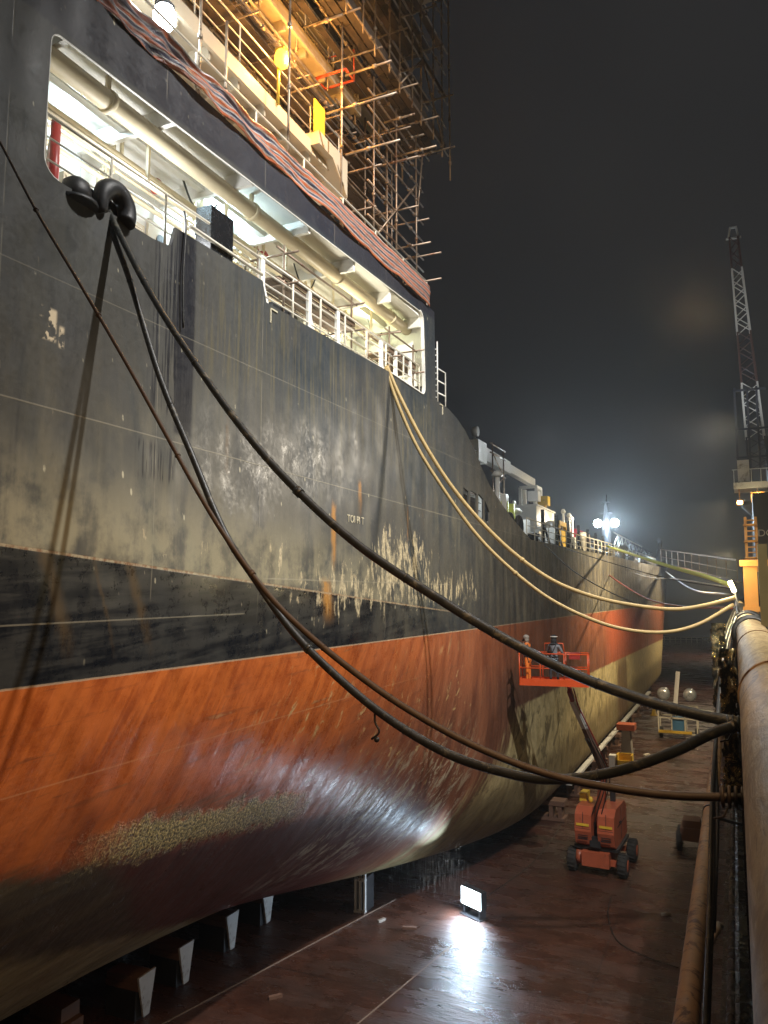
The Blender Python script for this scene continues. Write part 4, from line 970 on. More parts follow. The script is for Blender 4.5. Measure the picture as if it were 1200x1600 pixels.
# basket
Bx = Matrix.Rotation(R(6), 3, 'Z'); ca = at(812, 1066, Y=29.6); cbk = at(919, 1066, Y=29.9); zb = ca.z
def KB(u, v_, z): 
    d_ = Vector((cbk.x-ca.x, cbk.y-ca.y, 0)); L_ = d_.length; d_.normalize(); n_ = Vector((-d_.y, d_.x, 0))
    return Vector((ca.x, ca.y, 0))+d_*(u*L_)+n_*v_+Vector((0, 0, zb+z))
bk_ = MB(); bk_.bar(KB(0, 0, .02), KB(1, 0, .02), .05, .26); bk_.bar(KB(0, .9, .02), KB(1, .9, .02), .05, .26); bk_.bar(KB(0, 0, .02), KB(0, .9, .02), .05, .26); bk_.bar(KB(1, 0, .02), KB(1, .9, .02), .05, .26)
bk_.bar(KB(.02, .45, -.04), KB(.98, .45, -.04), .85, .04); basket = bk_.build('basket', M['orange'], bl)
rl = MB()
for z in (.55, 1.1):
    for a, b_ in (((0, 0), (1, 0)), ((1, 0), (1, .9)), ((1, .9), (0, .9)), ((0, .9), (0, 0))):
        if z == 1.1 and a == (0, 0): rl.tube([KB(.0, 0, z), KB(.0, .01, z)], .02, 6); rl.tube([KB(.22, 0, z), KB(1, 0, z)], .026, 8); continue
        rl.tube([KB(a[0], a[1], z), KB(b_[0], b_[1], z)], .024, 8)
for u in (0, .31, .66, 1):
    for v_ in (0, .9): rl.tube([KB(u, v_, 0), KB(u, v_, 1.1)], .024, 8)
rl.tube([KB(.34, .9, 1.1), KB(.35, .9, 1.45), KB(.62, .9, 1.45), KB(.64, .9, 1.1)], .024, 8)
rl.build('basket_rail', M['orange'], basket)
cp = MB(); cp.bar(KB(.72, .7, 1.0), KB(.88, .7, 1.0), .35, .25); cp.build('control_panel', M['red'], basket)

# ------------------------------------------------------------------ people
def skinned(name, joints, edges, mat, parent=None, sub=1):
    me = bpy.data.meshes.new(name); me.from_pydata([j[0] for j in joints], edges, []); o = bpy.data.objects.new(name, me); COL.objects.link(o)
    sk = o.modifiers.new('s', 'SKIN'); sb = o.modifiers.new('b', 'SUBSURF'); sb.levels = sub; sb.render_levels = sub
    for i, j in enumerate(joints): me.skin_vertices[0].data[i].radius = (j[1], j[2] if len(j) > 2 else j[1])
    me.skin_vertices[0].data[0].use_root = True
    dg = bpy.context.evaluated_depsgraph_get(); m2 = bpy.data.meshes.new_from_object(o.evaluated_get(dg)); bpy.data.objects.remove(o)
    o = bpy.data.objects.new(name, m2); COL.objects.link(o)
    for f_ in m2.polygons: f_.use_smooth = True
    m2.materials.clear(); m2.materials.append(mat); o.parent = parent; return o
def person(loc, face, label, cloth, lean=0., arms='lance', legs=None):
    """face: heading angle, +y local is forward"""
    t = thing('person', loc, label, 'person'); t.rotation_euler = (0, 0, face)
    J = []; Ed = []
    def a(p_, r_, par=None, r2=None):
        J.append((p_, r_, r2 or r_)); i = len(J)-1
        if par is not None: Ed.append((par, i))
        return i
    pel = a((0, 0, .93), .15, None, .12); bel = a((0, .01+lean*.1, 1.08), .15, pel, .115); ch = a((0, lean*.3, 1.32), .175, bel, .12); nb = a((0, lean*.4, 1.47), .085, ch); nk = a((0, lean*.5, 1.55), .055, nb)
    hd = a((0, lean*.55+.01, 1.64), .085, nk, .095); a((0, lean*.6+.01, 1.73), .075, hd, .09)
    for s in (-1, 1):
        hp = a((s*.10, 0, .86), .10, pel); kn_ = a((s*.13, .04*s, .49), .068, hp); an = a((s*.14, .0+.03*s, .10), .05, kn_); a((s*.15, .17+.03*s, .035), .038, an)
        sh_ = a((s*.20, lean*.35, 1.42), .072, ch)
        if arms == 'lance': el = (s*.24, .17+lean*.3, 1.18) if s < 0 else (s*.24, .14+lean*.3, 1.16); wr = (s*.13, .40+lean*.3, 1.14+(.08 if s < 0 else 0))
        elif arms == 'rail': el = (s*.31, .10, 1.15); wr = (s*.24, .33, 1.10)
        e_ = a(el, .050, sh_); w_ = a(wr, .034, e_); dv = (Vector(wr)-Vector(el)).normalized()
        side = Vector((1, 0, 0)); palm = a(tuple(Vector(wr)+dv*.06), .034, w_, .022)
        for k, (off, ln) in enumerate(((-.030, .055), (-.010, .065), (.010, .062), (.030, .048))):
            f1 = a(tuple(Vector(wr)+dv*.10+side*off), .010, palm); f2 = a(tuple(Vector(wr)+dv*(.10+ln*.5)+side*off+Vector((0, 0, -.02))), .009, f1); a(tuple(Vector(wr)+dv*(.10+ln*.6)+side*off+Vector((0, 0, -.05))), .008, f2)
        th = a(tuple(Vector(wr)+dv*.05+side*(-s*.045)+Vector((0, 0, .01))), .011, palm); a(tuple(Vector(wr)+dv*.09+side*(-s*.055)+Vector((0, 0, -.015))), .009, th)
    mt, g, b = newmat('person_surface'); p, x, y, z = g.pos(True)
    c = g.mix(g.sm(g.noise(p, 9, 4), .3, .7), tuple(v*.75 for v in cloth[0]), cloth[0])
    c = g.mix(g.sm(z, .92, .90), c, cloth[1]); c = g.mix(g.sm(z, .13, .11), c, (.03, .02, .015)); c = g.mix(g.sm(z, 1.50, 1.52), c, (.33, .19, .12))
    hand = g.sm(y, .36, .38)*g.sm(z, .98, 1.0) if arms == 'lance' else g.sm(y, .31, .33)*g.sm(z, .9, .95)
    c = g.mix(hand, c, (.05, .045, .04)); g.put(b.inputs['Base Color'], c); b.inputs['Roughness'].default_value = .8
    bd = skinned('body', J, Ed, mt, t, 1)
    hz_ = lean*.58+.015
    fc = MB(); fc.ball((0, hz_+.10, 1.655), .014, .02, .022); fc.bar((-.025, hz_+.092, 1.61), (.025, hz_+.092, 1.61), .012, .01); fc.ball((-.032, hz_+.085, 1.685), .011); fc.ball((.032, hz_+.085, 1.685), .011)
    for s in (-1, 1): fc.ball((s*.082, hz_, 1.66), .012, .022, .03)
    o = fc.build('face', M['skin'], None); o.parent = t
    return t, hz_
feetL = KB(.115, .38, -.02); feetR = KB(.50, .40, -.02)
orange = ((.70, .17, .02), (.72, .18, .02)); grey = ((.20, .21, .24), (.035, .037, .045))
pL, h1 = person(feetL, R(70), 'man in orange coveralls holding a spray lance at the left end of the basket', orange, .12, 'lance')
pR, h2 = person(feetR, R(-15), 'man in grey jacket and dark hood, back turned, in the middle of the basket', grey, .05, 'rail')
def acc(mb, nm, mt, par): o = mb.build(nm, mt, None); o.parent = par; return o
m_ = MB(); m_.ball((0, h1-.01, 1.72), .115, .125, .10, 16); m_.ball((0, h1-.03, 1.63), .10, .09, .12, 14); acc(m_, 'hood', M['concrete'], pL)
m_ = MB(); m_.ball((0, h1+.08, 1.62), .05, .05, .06); m_.tube([(0, h1+.12, 1.60), (0, h1+.17, 1.58)], .03, 8); acc(m_, 'respirator', M['darkcloth'], pL)
m_ = MB(); m_.ball((0, h2-.01, 1.73), .115, .125, .105, 16); m_.ball((0, h2-.02, 1.60), .115, .10, .15, 14); m_.ball((0, h2-.02, 1.47), .2, .13, .06, 14); acc(m_, 'hood', M['darkcloth'], pR)
m_ = MB(); m_.tube([(.125*math.cos(R(a)), h2-.01+.135*math.sin(R(a)), 1.755) for a in range(0, 361, 20)], .016, 6); acc(m_, 'helmet_band', M['white'], pR)
for pp, hh in ((pL, h1), (pR, h2)):
    m_ = MB()
    for s in (-1, 1): m_.tube([(s*.14, -.10+hh*.5, 1.46), (s*.02, -.135+hh*.3, 1.2), (-s*.13, -.11, 1.02), (-s*.17, 0, .98)], .016, 6); m_.tube([(s*.14, -.06, .95), (s*.15, -.11, .8), (s*.05, -.1, .76)], .014, 6)
    m_.tube([(.175*math.cos(R(a)), .135*math.sin(R(a)), .99) for a in range(0, 361, 24)], .02, 6); acc(m_, 'harness', M['darkcloth'], pp)
q = feetL+Vector((0, 0, 1.2)); tip = at(783, 1014, Y=30.6); tip = Vector((-8.15, q.y+.35, q.z+.1))
m_ = MB(); m_.tube([q+Vector((-.15, .1, -.03)), tip], .018, 6); m_.bar(q+Vector((-.28, .13, -.1)), q+Vector((-.28, .13, .03)), .05)
solo(m_, 'spray_lance', M['darksteel'], q, 'thin spray lance held out towards the hull by the man in orange', 'spray lance')

# ------------------------------------------------------------------ floor machines
def jet_cart(c):
    t = thing('pump_cart', c, 'blue and grey twin drum pump cart standing on the far floor', 'pump cart'); x, y = c.x, c.y
    m_ = MB()
    for z in (.4, 1.6, 2.4):
        m_.bar((x-1.5, y-.8, z), (x+1.4, y-.8, z), .1); m_.bar((x-1.5, y+.8, z), (x+1.4, y+.8, z), .1)
    for dx in (-1.5, -.5, .5, 1.4): m_.bar((x+dx, y-.8, .3), (x+dx, y-.8, 2.4), .1); m_.bar((x+dx, y+.8, .3), (x+dx, y+.8, 2.4), .1)
    m_.build('frame', M['rail'], t)
    m_ = MB(); m_.box(x-.5, x+.5, y-.75, y+.6, .5, 1.6); m_.build('pump', M['blue'], t, .05)
    for s in (-1, 1):
        m_ = MB(); m_.lathe((x+s*1.0-.1, y, 3.4), [(.2, -.6), (.46, -.55), (.52, 0), (.46, .55), (.2, .6)], 16, 'y'); m_.build('drum', M['silver'], t)
        m_ = MB(); m_.lathe((x+s*1.35, y-.4, .42), [(.3, -.15), (.42, -.12), (.42, .12), (.3, .15)], 16, 'x'); m_.build('wheel', M['tyre'], t)
    m_ = MB(); m_.bar((x-.3, y, 2.0), (x+.05, y+.3, 5.2), .32, .3); m_.build('ram_arm', M['white'], t, .08)
    m_ = MB(); m_.bar((x-1.5, y-1.0, .55), (x+1.0, y-1.0, .55), .12, .2); m_.build('bumper', M['yellow'], t)
c = at(1062, 1152, Z=0); c.z = 0; jet_cart(Vector((c.x, c.y, 0)))
c = at(1078, 1325, Z=0); tr = thing('wheeled_trolley', (c.x, c.y, 0), 'small dark wheeled trolley half hidden by the rusty pipe', 'trolley')
m_ = MB(); m_.box(c.x-.35, c.x+.6, c.y-.6, c.y+.6, .45, 1.0); m_.box(c.x-.25, c.x+.5, c.y-.4, c.y+.5, 1.0, 1.3); m_.build('body', M['timber'], tr, .04)
for y_ in (-.4, .5):
    m_ = MB(); m_.lathe((c.x-.42, c.y+y_, .42), [(.3, -.12), (.42, -.1), (.42, .1), (.3, .12)], 16, 'x'); m_.build('wheel', M['tyre'], tr)
# floodlight standing on the floor
q = at(736, 1402, Y=27.6); fl = thing('floor_floodlight', (q.x, q.y, 0), 'blazing white floodlight box on the wet floor under the hull', 'floodlight')
fr_ = Matrix.Rotation(R(-28), 3, 'Z'); oo = Vector((q.x, q.y, 0)); z0 = max(.12, q.z-.34)
m_ = MB(); m_.box(q.x-.50, q.x+.50, q.y, q.y+.28, z0, z0+.62, fr_, oo); m_.build('housing', M['darksteel'], fl, .02)
m_ = MB(); m_.box(q.x-.49, q.x+.49, q.y-.014, q.y-.004, z0+.02, z0+.60, fr_, oo); m_.build('lens', M['flood'], fl)
m_ = MB()
for dx in (-.4, .4): m_.box(q.x+dx-.03, q.x+dx+.03, q.y, q.y+.3, 0, z0, fr_, oo)
m_.box(q.x-.5, q.x+.5, q.y-.1, q.y+.35, 0, .04, fr_, oo); m_.build('stand', M['darksteel'], fl)
d0 = fr_ @ Vector((0, -1, 0))
lamp('AREA', Vector((q.x, q.y, z0+.3))+d0*.10, 270, (.62, .80, 1), .95, Vector((q.x, q.y, -1.6))+d0*3.2, size_y=.5)
lamp('SPOT', (q.x-.1, q.y+.1, z0+.72), 820, (.58, .80, 1), .10, (-10.25, 27.0, 2.95), 44, 1); lamp('SPOT', (q.x-.2, q.y-.1, z0+.72), 170, (.50, .76, 1), .10, (-10.15, 25.0, 3.9), 34, 1)
# power cables on the floor
for pts, lb_ in (([(955, 1400), (950, 1430), (965, 1470), (1010, 1495), (1060, 1512)], 'thin dark cable curving on the floor toward the rusty pipe'), ([(762, 1400), (830, 1350), (870, 1300), (885, 1262)], 'thin cable running from the floor floodlight toward the orange lift')):
    P_ = [at(*p_, Z=.03) for p_ in pts]; m_ = MB(); m_.tube(catmull(P_, 8), .018, 6); solo(m_, 'power_cable', M['rubber'], P_[0], lb_, 'cable')
rnd = random.Random(21)
for k, (px, py, L_, wd, an, mt, nm, lb_) in enumerate((
    (640, 1452, .5, .14, 20, 'timber', 'timber_offcut', 'short timber offcut left of the floodlight on the wet floor'),
    (596, 1440, .35, .1, 70, 'concrete', 'rubble_piece', 'pale rubble piece beside the pale shoring frame'),
    (430, 1560, .4, .12, 50, 'timber', 'timber_offcut', 'short timber offcut on the floor by the pale joint line'),
    (1040, 1430, .4, .1, 35, 'concrete', 'rubble_piece', 'small pale rubble piece on the floor right of the orange lift'),
    (1010, 1180, .6, .2, 60, 'rail', 'timber_offcut', 'pale offcut on the far floor beyond the yellow box'))):
    q = at(px, py, Z=0); rr_ = Matrix.Rotation(R(an), 3, 'Z'); m_ = MB(); h_ = .03 if 'plate' in nm else .09
    m_.prism([(q.x-L_/2, q.y-wd/2), (q.x+L_/2, q.y-wd/2*.8), (q.x+L_/2*.92, q.y+wd/2), (q.x-L_/2*.9, q.y+wd/2*.9)], .004, h_)
    for v in m_.bm.verts: v.co = Vector((q.x, q.y, 0))+rr_@(v.co-Vector((q.x, q.y, 0)))
    solo(m_, nm, M[mt], (q.x, q.y, 0), lb_, nm.replace('_', ' '))
# water dripping from the hull behind the floodlight
m_ = MB(); rnd = random.Random(5)
for i in range(420):
    px = rnd.gauss(668, 24) if rnd.random() < .85 else rnd.uniform(590, 720); yq = 29.2+rnd.uniform(-.9, .9); a = at(px, 1335, Y=yq); 
    z1 = rnd.uniform(.0, 2.0); ln = rnd.uniform(.05, .9); m_.tube([(a.x, a.y, z1), (a.x+.005, a.y, min(2.2, z1+ln))], rnd.uniform(.0012, .0034), 4)
mt, g, b = newmat('dripping_water'); b.inputs['Base Color'].default_value = (.9, .95, 1, 1); b.inputs['Roughness'].default_value = .15; b.inputs['Transmission Weight'].default_value = .6
o = m_.build('dripping_water', mt); tag(o, 'thin streams of water falling from the hull behind the floor floodlight', 'water', None, 'stuff')

# ------------------------------------------------------------------ dock wall side
def wetwall():
    mt, g, b = newmat('wet_wall'); p, x, y, z = g.pos(); n = g.noise(p, 2.2, 7, .7)
    c = g.mix(g.sm(n, .4, .6), (.010, .009, .009), (.035, .026, .02)); g.put(b.inputs['Base Color'], c)
    g.put(b.inputs['Roughness'], g.sm(n, .3, .7, .12, .45)); g.put(b.inputs['Normal'], g.bump(g.noise(p, 5, 6, .7, 1.), .9, .08)); return mt
M['wet'] = wetwall()
dw = thing('dock_wall', (2, 40, 0), 'dark wet steel side wall of the dock at the right edge', 'wall')
m_ = MB(); m_.box(.12, 5, -12, 205, 0, 10.35); m_.build('wall', M['wet'], dw)
m_ = MB(); m_.box(-.28, .12, -12, 205, 4.6, 4.75); m_.box(-.28, -.22, -12, 205, 4.75, 4.95); m_.build('ledge', M['wet'], dw)
m_ = MB()
for k in range(50): m_.box(-.05, .12, 14+k*3.2, 14.1+k*3.2, 5.2, 10.2)
m_.build('wall_stiffener', M['wet'], dw)
m_ = MB(); m_.box(-.75, .12, -12, 205, 1.2, 1.5); m_.tube([(-.42, -10, 3.4), (-.42, 200, 3.4)], .09, 8); m_.build('fender_beam', M['wet'], dw)
m_ = MB(); m_.tube([(.285, -4+k*1.5, 10.68) for k in range(60)], .29, 28); big = solo(m_, 'large_pipe', M['rust'], (.36, 0, 10.68), 'large scuffed tan pipe filling the right edge beside the walkway', 'pipe')
bigp = bpy.data.materials.new; 
def tanpipe():
    mt, g, b = newmat('tan_pipe_paint'); p, x, y, z = g.pos(); n = g.noise(g.vec(x*3, y*1.1, z*3), 1.4, 8, .7, .8); m2 = g.noise(p, 9, 5, .6)
    c = g.mix(g.sm(n, .35, .65), (.22, .145, .065), (.46, .33, .16)); c = g.mix(g.sm(n+m2*.25, .70, .76)*.75, c, (.11, .065, .035)); sc_ = g.noise(g.vec(x*16, y*2.2, z*16), 1, 6, .75, .6); c = g.mix(g.sm(sc_, .56, .62)*.7, c, (.50, .40, .24)); c = g.mix(g.sm(sc_, .40, .33)*.7, c, (.09, .055, .028))
    g.put(b.inputs['Base Color'], c); b.inputs['Roughness'].default_value = .55; g.put(b.inputs['Normal'], g.bump(n+m2*.3+sc_*.4, .6, .02)); return mt
big.data.materials[0] = tanpipe()
for k, yy_ in enumerate((6.9, 12.5, 19.5)):
    m_ = MB(); m_.tube([(.285, yy_, 10.68), (.285, yy_+.06, 10.68)], .302, 28); o = m_.build('pipe_weld', M['rust'], big)
m_ = MB(); m_.tube([(-.78, -6+k*2.5, 6.2) for k in range(60)], .155, 20); rp = solo(m_, 'rusty_pipe', M['rust'], (-.78, 0, 6.2), 'long rusty brown pipe running low along the dock wall', 'pipe')
for yy_ in (9.6, 21, 33, 45): m_ = MB(); m_.tube([(-.78, yy_, 6.2), (-.78, yy_+.07, 6.2)], .178, 20); m_.bar((-.78, yy_+.035, 6.1), (.12, yy_+.035, 5.95), .07); m_.build('pipe_bracket', M['darksteel'], rp)
# crumpled panels added by the wall, yellow lamp glints painted into their colour
def glintpaint():
    mt, g, b = newmat('painted_glints'); p, x, y, z = g.pos(); g.put(b.inputs['Base Color'], g.mix(g.sm(g.noise(p, 7, 6, .75, 1.), .50, .56), (.02, .017, .012), (.75, .58, .28))); b.inputs['Roughness'].default_value = .14
    b.inputs['Specular IOR Level'].default_value = 1.0; b.inputs['Metallic'].default_value = .9
    g.put(b.inputs['Normal'], g.bump(g.noise(p, 14, 6, .75, 2.), 1., .05)); return mt
GLINT = glintpaint()
for k, (x0, x1, y0, z0_, z1_, lb_) in enumerate(((-.20, -.02, 9.4, 9.3, 10.9, 'crumpled panel with painted gold glints, added left of the large pipe, the longer one'), (-.50, -.20, 17.5, 8.9, 10.9, 'crumpled panel with painted gold glints, added farther along the wall'))):
    bm = bmesh.new(); gr = []
    for i in range(14):
        row = []
        for j in range(50):
            u = i/13; v_ = j/49; nn = mn.noise(Vector((u*4, v_*14, k*5))); n2 = mn.noise(Vector((u*9, v_*30, k*5+3)))
            row.append(bm.verts.new((x0+(x1-x0)*u+.03*n2*math.sin(v_*9), y0+.07*nn+.02*n2, z0_+(z1_-z0_)*v_)))
        gr.append(row)
    for i in range(13):
        for j in range(49):
            if i in (0, 12) and mn.noise(Vector((i*.55, j*.33, k+7))) > .0: continue
            fc = bm.faces.new([gr[i][j], gr[i+1][j], gr[i+1][j+1], gr[i][j+1]]); fc.smooth = True
    loose = [v for v in bm.verts if not v.link_faces]; bmesh.ops.delete(bm, geom=loose, context='VERTS')
    og = Vector((x0, y0, z1_)); [setattr(v, 'co', v.co-og) for v in bm.verts]
    me = bpy.data.meshes.new('glint_panel'); bm.to_mesh(me); bm.free(); me.materials.append(GLINT); o = bpy.data.objects.new('glint_panel', me); COL.objects.link(o); o.location = og
    so = o.modifiers.new('t', 'SOLIDIFY'); so.thickness = .006; tag(o, lb_, 'plastic sheet', 'added glint panels by the wall')
# dark lashings and cables looped over the pipe
gl = 'dark cables lashed round the large pipe'
for k, (y_, r_) in enumerate(((22.0, .34), (17.5, .33))):
    for j in range(3):
        c0 = Vector((.285, y_+j*.16, 10.68)); m_ = MB()
        m_.tube([c0+Vector(((r_+.02*j)*math.cos(R(a)), .1*math.sin(R(a*1.3+j*50)), (r_+.02*j)*math.sin(R(a)))) for a in range(-20, 215, 12)]+[Vector((-.12-.05*j, y_-1.2, 9.4-.2*j)), Vector((-.25, y_-2.5-j, 8.4))], .028, 7)
        solo(m_, 'lashed_cable', M['rubber'], c0, 'black cable looped over the %s of the large pipe, %s' % (('far part', 'nearer part')[k], ('nearest strand', 'middle strand', 'farthest strand')[j]), 'cable', gl)
for j, (ya, za) in enumerate(((14, 10.9), (16, 11.0), (19, 11.1))):
    m_ = MB(); m_.tube(catmull([(.0, ya+8, za), (-.22-.05*j, ya+3, 10.3), (-.36-.05*j, ya-2, 9.2-.3*j), (-.42, ya-4.5, 7.8), (-.5, ya-6, 6.5)], 8), .03, 7)
    solo(m_, 'hanging_cable', M['rubber'], (0, ya+8, za), 'black cable draped down the wall beside the pipe, %s of three' % ('first', 'second', 'third')[j], 'cable', 'black cables draped down the wall')
# hose end ties
for (px, py, A_, B_, k) in ((1150, 1132, FA, FB, 0), (1145, 1246, (-8.3, 6.2), (0, 5.6), 1)):
    q = at_plane(px, py, A_, B_); m_ = MB()
    for j in range(4): m_.tube([q+Vector((-.06+.04*j, .065*math.cos(R(a)), .065*math.sin(R(a)))) for a in range(0, 361, 30)], .012, 5)
    m_.tube([q, q+Vector((.16, .02, -.10)), q+Vector((.3, .0, .02))], .02, 6); m_.tube([q, q+Vector((-.06, -.03, -.12)), q+Vector((-.12, -.02, -.14))], .008, 5)
    solo(m_, 'rope_lashing', M['rubber' if k == 0 else 'brownhose'], q, ('knotted lashing where the black hoses meet the wall', 'frayed lashing at the end of the brown line')[k], 'lashing')
# bilge cleat on the lower ledge
q = at(1121, 1460, Z=4.9); m_ = MB(); m_.tube(catmull([q+Vector((-.08, -.35, -.05)), q+Vector((0, -.2, .12)), q+Vector((0, .2, .1)), q+Vector((.06, .45, .0))], 5), [.03]*5+[.07]*6+[.06]*5, 8); solo(m_, 'rope_bundle', M['concrete'], q, 'small pale rope bundle on the wet ledge below the large pipe', 'rope')

# walkway furniture: yellow shed, mast ladder, crane
gd = thing('yellow_gantry', (.75, 27, 10.4), 'orange yellow steel gantry post with a tall olive panel beside the pipe', 'gantry')
m_ = MB(); a = at(1158, 885, Y=27); b2 = at(1172, 950, Y=27); m_.box(a.x+.05, b2.x+.25, 27, 27.5, 10.4, a.z); m_.build('post', M['amber'], gd, .02)
m_ = MB(); m_.box(a.x-.05, 1.6, 26.9, 27.2, a.z, a.z+.2); m_.build('cross_beam', M['amber'], gd, .02); m_ = MB(); m_.box(a.x+.0, 1.4, 26.9, 27.2, 10.95, 11.1); m_.build('cross_beam', M['amber'], gd, .02)
a = at(1183, 850, Y=16); m_ = MB(); m_.box(a.x, a.x+.16, 16, 16.12, 10.9, a.z); m_.box(a.x+.2, a.x+1.4, 16.05, 16.12, 10.9, a.z-.02)
for k in range(3): m_.box(a.x+.3+k*.35, a.x+.34+k*.35, 16.0, 16.05, 10.9, a.z)
m_.build('side_panel', paint('olive_panel', (.16, .12, .04), .5, var=.3, scale=3), gd)
ld = thing('cage_ladder', (.8, 30, 12), 'orange yellow caged ladder rising behind the gantry post', 'ladder')
a = at(1164, 808, Y=30); b2 = at(1184, 880, Y=30); m_ = MB()
for x_ in (a.x, b2.x): m_.bar((x_, 30, b2.z-.3), (x_, 30, a.z), .09)
z = b2.z
while z < a.z: m_.bar((a.x, 30, z), (b2.x, 30, z), .045); z += .19
m_.build('rungs', M['amber'], ld)
m_ = MB()
for t_ in (.1, .45, .8): zz = b2.z+(a.z-b2.z)*t_; m_.tube([(a.x, 30, zz), (a.x-.05, 29.5, zz), ((a.x+b2.x)/2, 29.3, zz), (b2.x, 29.5, zz), (b2.x, 30, zz)], .04, 6)
m_.build('safety_hoop', M['amber'], ld)
# jib crane far along the wall
ck = thing('jib_crane', (1.8, 60, 10.4), 'tall slewing dock crane with a grey and dark red lattice jib', 'crane')
m_ = MB(); m_.lathe((2.6, 60, 10.4), [(1.5, 0), (1.3, 3), (1.3, 6.6), (1.9, 7.2), (1.9, 7.5)], 20); m_.build('pedestal', M['craneblue'], ck)
m_ = MB(); m_.box(.3, 5, 58.4, 62, 18.9, 19.1); m_.box(.25, 5, 58.35, 58.5, 18.75, 19.2); m_.build('platform', M['cranegrey'], ck)
m_ = MB(); m_.box(2.5, 4.8, 60, 62.5, 19.1, 22.6); m_.build('machinery_house', M['craneblue'], ck, .05)
m_ = MB(); m_.box(.55, 1.3, 58.6, 59.6, 19.3, 20.8); m_.build('cab', M['cranegrey'], ck, .05)
m_ = MB()
for x_ in (.6, 1.4, 2.0): m_.bar((x_, 58.8, 19.1), (x_, 58.8, 26), .14)
for z_ in (21, 23, 25.8): m_.bar((.5, 58.8, z_), (2.6, 58.8, z_), .14)
m_.build('mast_frame', M['craneblue'], ck)
rr = MB()
for x_ in (.3, .8, 1.4, 2): rr.bar((x_, 58.4, 19.1), (x_, 58.4, 20.1), .05)
rr.bar((.2, 58.4, 20.1), (2.5, 58.4, 20.1), .05); rr.build('guard_rail', M['cranegrey'], ck)
foot = Vector((1.9, 59.4, 20.2)); head = at(1146, 372, Y=59.4)
segs = ((0, .13, 'craneblue'), (.13, .36, 'cranegrey'), (.36, .58, 'cranered'), (.58, .86, 'cranegrey'), (.86, 1.0, 'cranered'))
dv = head-foot
for t0, t1, mt in segs:
    m_ = MB(); 
    def wv_(t): return .62*(1-.55*t)
    n = max(2, int((t1-t0)*26)); 
    def cn(t, i): 
        c0 = foot+dv*t; w_ = wv_(t); return c0+Vector((w_*(-1 if i in (0, 3) else 1), w_*(-1 if i < 2 else 1), 0))
    for i in range(4): m_.bar(cn(t0, i), cn(t1, i), .11)
    for j in range(n):
        ta = t0+(t1-t0)*j/n; tb_ = t0+(t1-t0)*(j+1)/n
        for i in range(4): m_.bar(cn(ta, i) if j % 2 else cn(tb_, i), cn(tb_, (i+1)%4) if j % 2 else cn(ta, (i+1)%4), .055)
    m_.build('jib_section', M[mt], ck)
m_ = MB(); m_.bar(head+Vector((-.35, 0, 0)), head+Vector((-.2, 0, .8)), .12); m_.bar(head+Vector((.35, 0, 0)), head+Vector((.2, 0, .8)), .12); m_.bar(head+Vector((-.25, 0, .8)), head+Vector((.25, 0, .8)), .12); m_.bar(head+Vector((-.5, 0, 0)), head+Vector((.5, 0, 0)), .12); m_.build('jib_head', M['cranegrey'], ck)
lamp('SPOT', (-.8, 50, 17.5), 4500, (.9, .95, 1), .3, (1.2, 59.4, 30), 50, 1)  # unseen spot added to brighten the jib
for px, py, e in ((1184, 776, .42), (1156, 785, .20)):
    q = at(px, py, Y=58); m_ = MB(); m_.box(q.x-e, q.x+e, 58.1, 58.4, q.z-e*.8, q.z+e*.8); m_.bar((q.x, 58.3, q.z), (q.x, 58.9, 18.8), .08); fx = m_.build('crane_floodlight', M['amber'], ck)
    m_ = MB(); m_.ball((q.x, 58.0, q.z), e*.8, .08, e*.65); m_.build('lens', M['lampwarm'], fx)
text('DO', at(1184, 838, Y=44), .5, (R(90), 0, 0), 'white', ck, 'lettering', .01)
# second dark tower base carrying the letters
q = at(1184, 836, Y=44); m_ = MB(); m_.box(q.x-.15, q.x+3, 44.05, 46, 10.4, q.z+2.2); solo(m_, 'winch_house', M['craneblue'], (q.x+1.4, 45, 10.4), 'dark blue house lettered DO behind the caged ladder', 'building', bevel=.03)
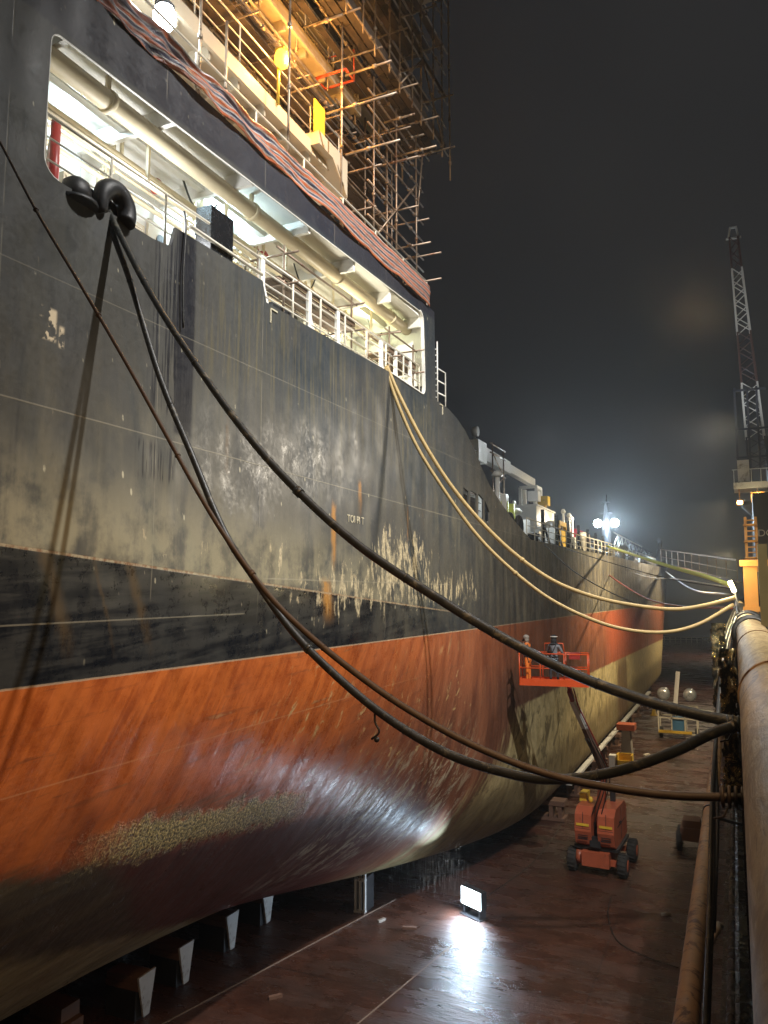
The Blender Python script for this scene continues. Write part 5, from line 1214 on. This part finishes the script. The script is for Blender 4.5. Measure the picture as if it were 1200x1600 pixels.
# tube lamp on the pipe
a = at(1140, 908, Y=24); b2 = at(1148, 925, Y=24); fx = thing('tube_worklight', b2, 'slanted glowing tube lamp at the end of the lime line', 'work light')
m_ = MB(); m_.tube([a, b2], .055, 10); m_.build('tube', M['lampwarm'], fx); m_ = MB(); m_.tube([b2, b2+Vector((.08, 0, -.5)), b2+Vector((.2, 0, -.8))], .03, 6); m_.build('bracket', M['darksteel'], fx)
lamp('POINT', a+Vector((-.1, -.3, .1)), 240, (1, .82, .42), .15)
lamp('POINT', (.0, 26.2, 12.6), 120, (1, .72, .3), .15); lamp('POINT', (1.1, 17, 13.6), 130, (1, .76, .34), .2); lamp('POINT', (-.15, 5.2, 13.3), 55, (1, .72, .36), .15)  # last two: unseen warm points added to brighten pipe, hoses and wall panels
# gangway from bow to wall
gw = thing('gangway', (-4, 100, 14), 'long lattice gangway between the bow and the dock wall', 'gangway')
A = Vector((-9, 112, 15.6)); B = Vector((.3, 78, 12.6))
for nm, zz in (('handrail', 2.0), ('deck', 0.)):
    m_ = MB(); m_.bar(A+Vector((0, 0, zz)), B+Vector((0, 0, zz)), .13 if zz else .8, .13)
    if zz:
        for k in range(11): c0 = A.lerp(B, k/10); m_.bar(c0, c0+Vector((0, 0, 2)), .09)
        m_.bar(A+Vector((0, 0, 1)), B+Vector((0, 0, 1)), .07)
    m_.build(nm, M['timber' if zz == 0 else 'galv'], gw)
# end barrier on the floor
eb = MB(); eb.bar((-48, 198, 1.3), (.2, 198, 1.3), .16); eb.bar((-48, 198, .7), (.2, 198, .7), .12)
for k in range(40): eb.bar((-47+k*1.2, 198, 0), (-47+k*1.2, 198, 1.3), .12)
solo(eb, 'end_barrier', M['rail'], (-20, 198, 0), 'low tan barrier across the far end of the dock floor', 'barrier')
# HAZE ------------------------------------------------------------
hz_mb = MB(); hz_mb.box(-70, 60, -30, 260, -3.6, 42); hzo = hz_mb.build('haze', bpy.data.materials.new('haze_air')); tag(hzo, kind='stuff')
hm = hzo.data.materials[0]; hm.use_nodes = True; hm.node_tree.nodes.clear()
ou = hm.node_tree.nodes.new('ShaderNodeOutputMaterial'); pv = hm.node_tree.nodes.new('ShaderNodeVolumePrincipled')
pv.inputs['Density'].default_value = .0011; pv.inputs['Color'].default_value = (.88, .88, .88, 1); pv.inputs['Anisotropy'].default_value = .78
hm.node_tree.links.new(pv.outputs[0], ou.inputs['Volume'])
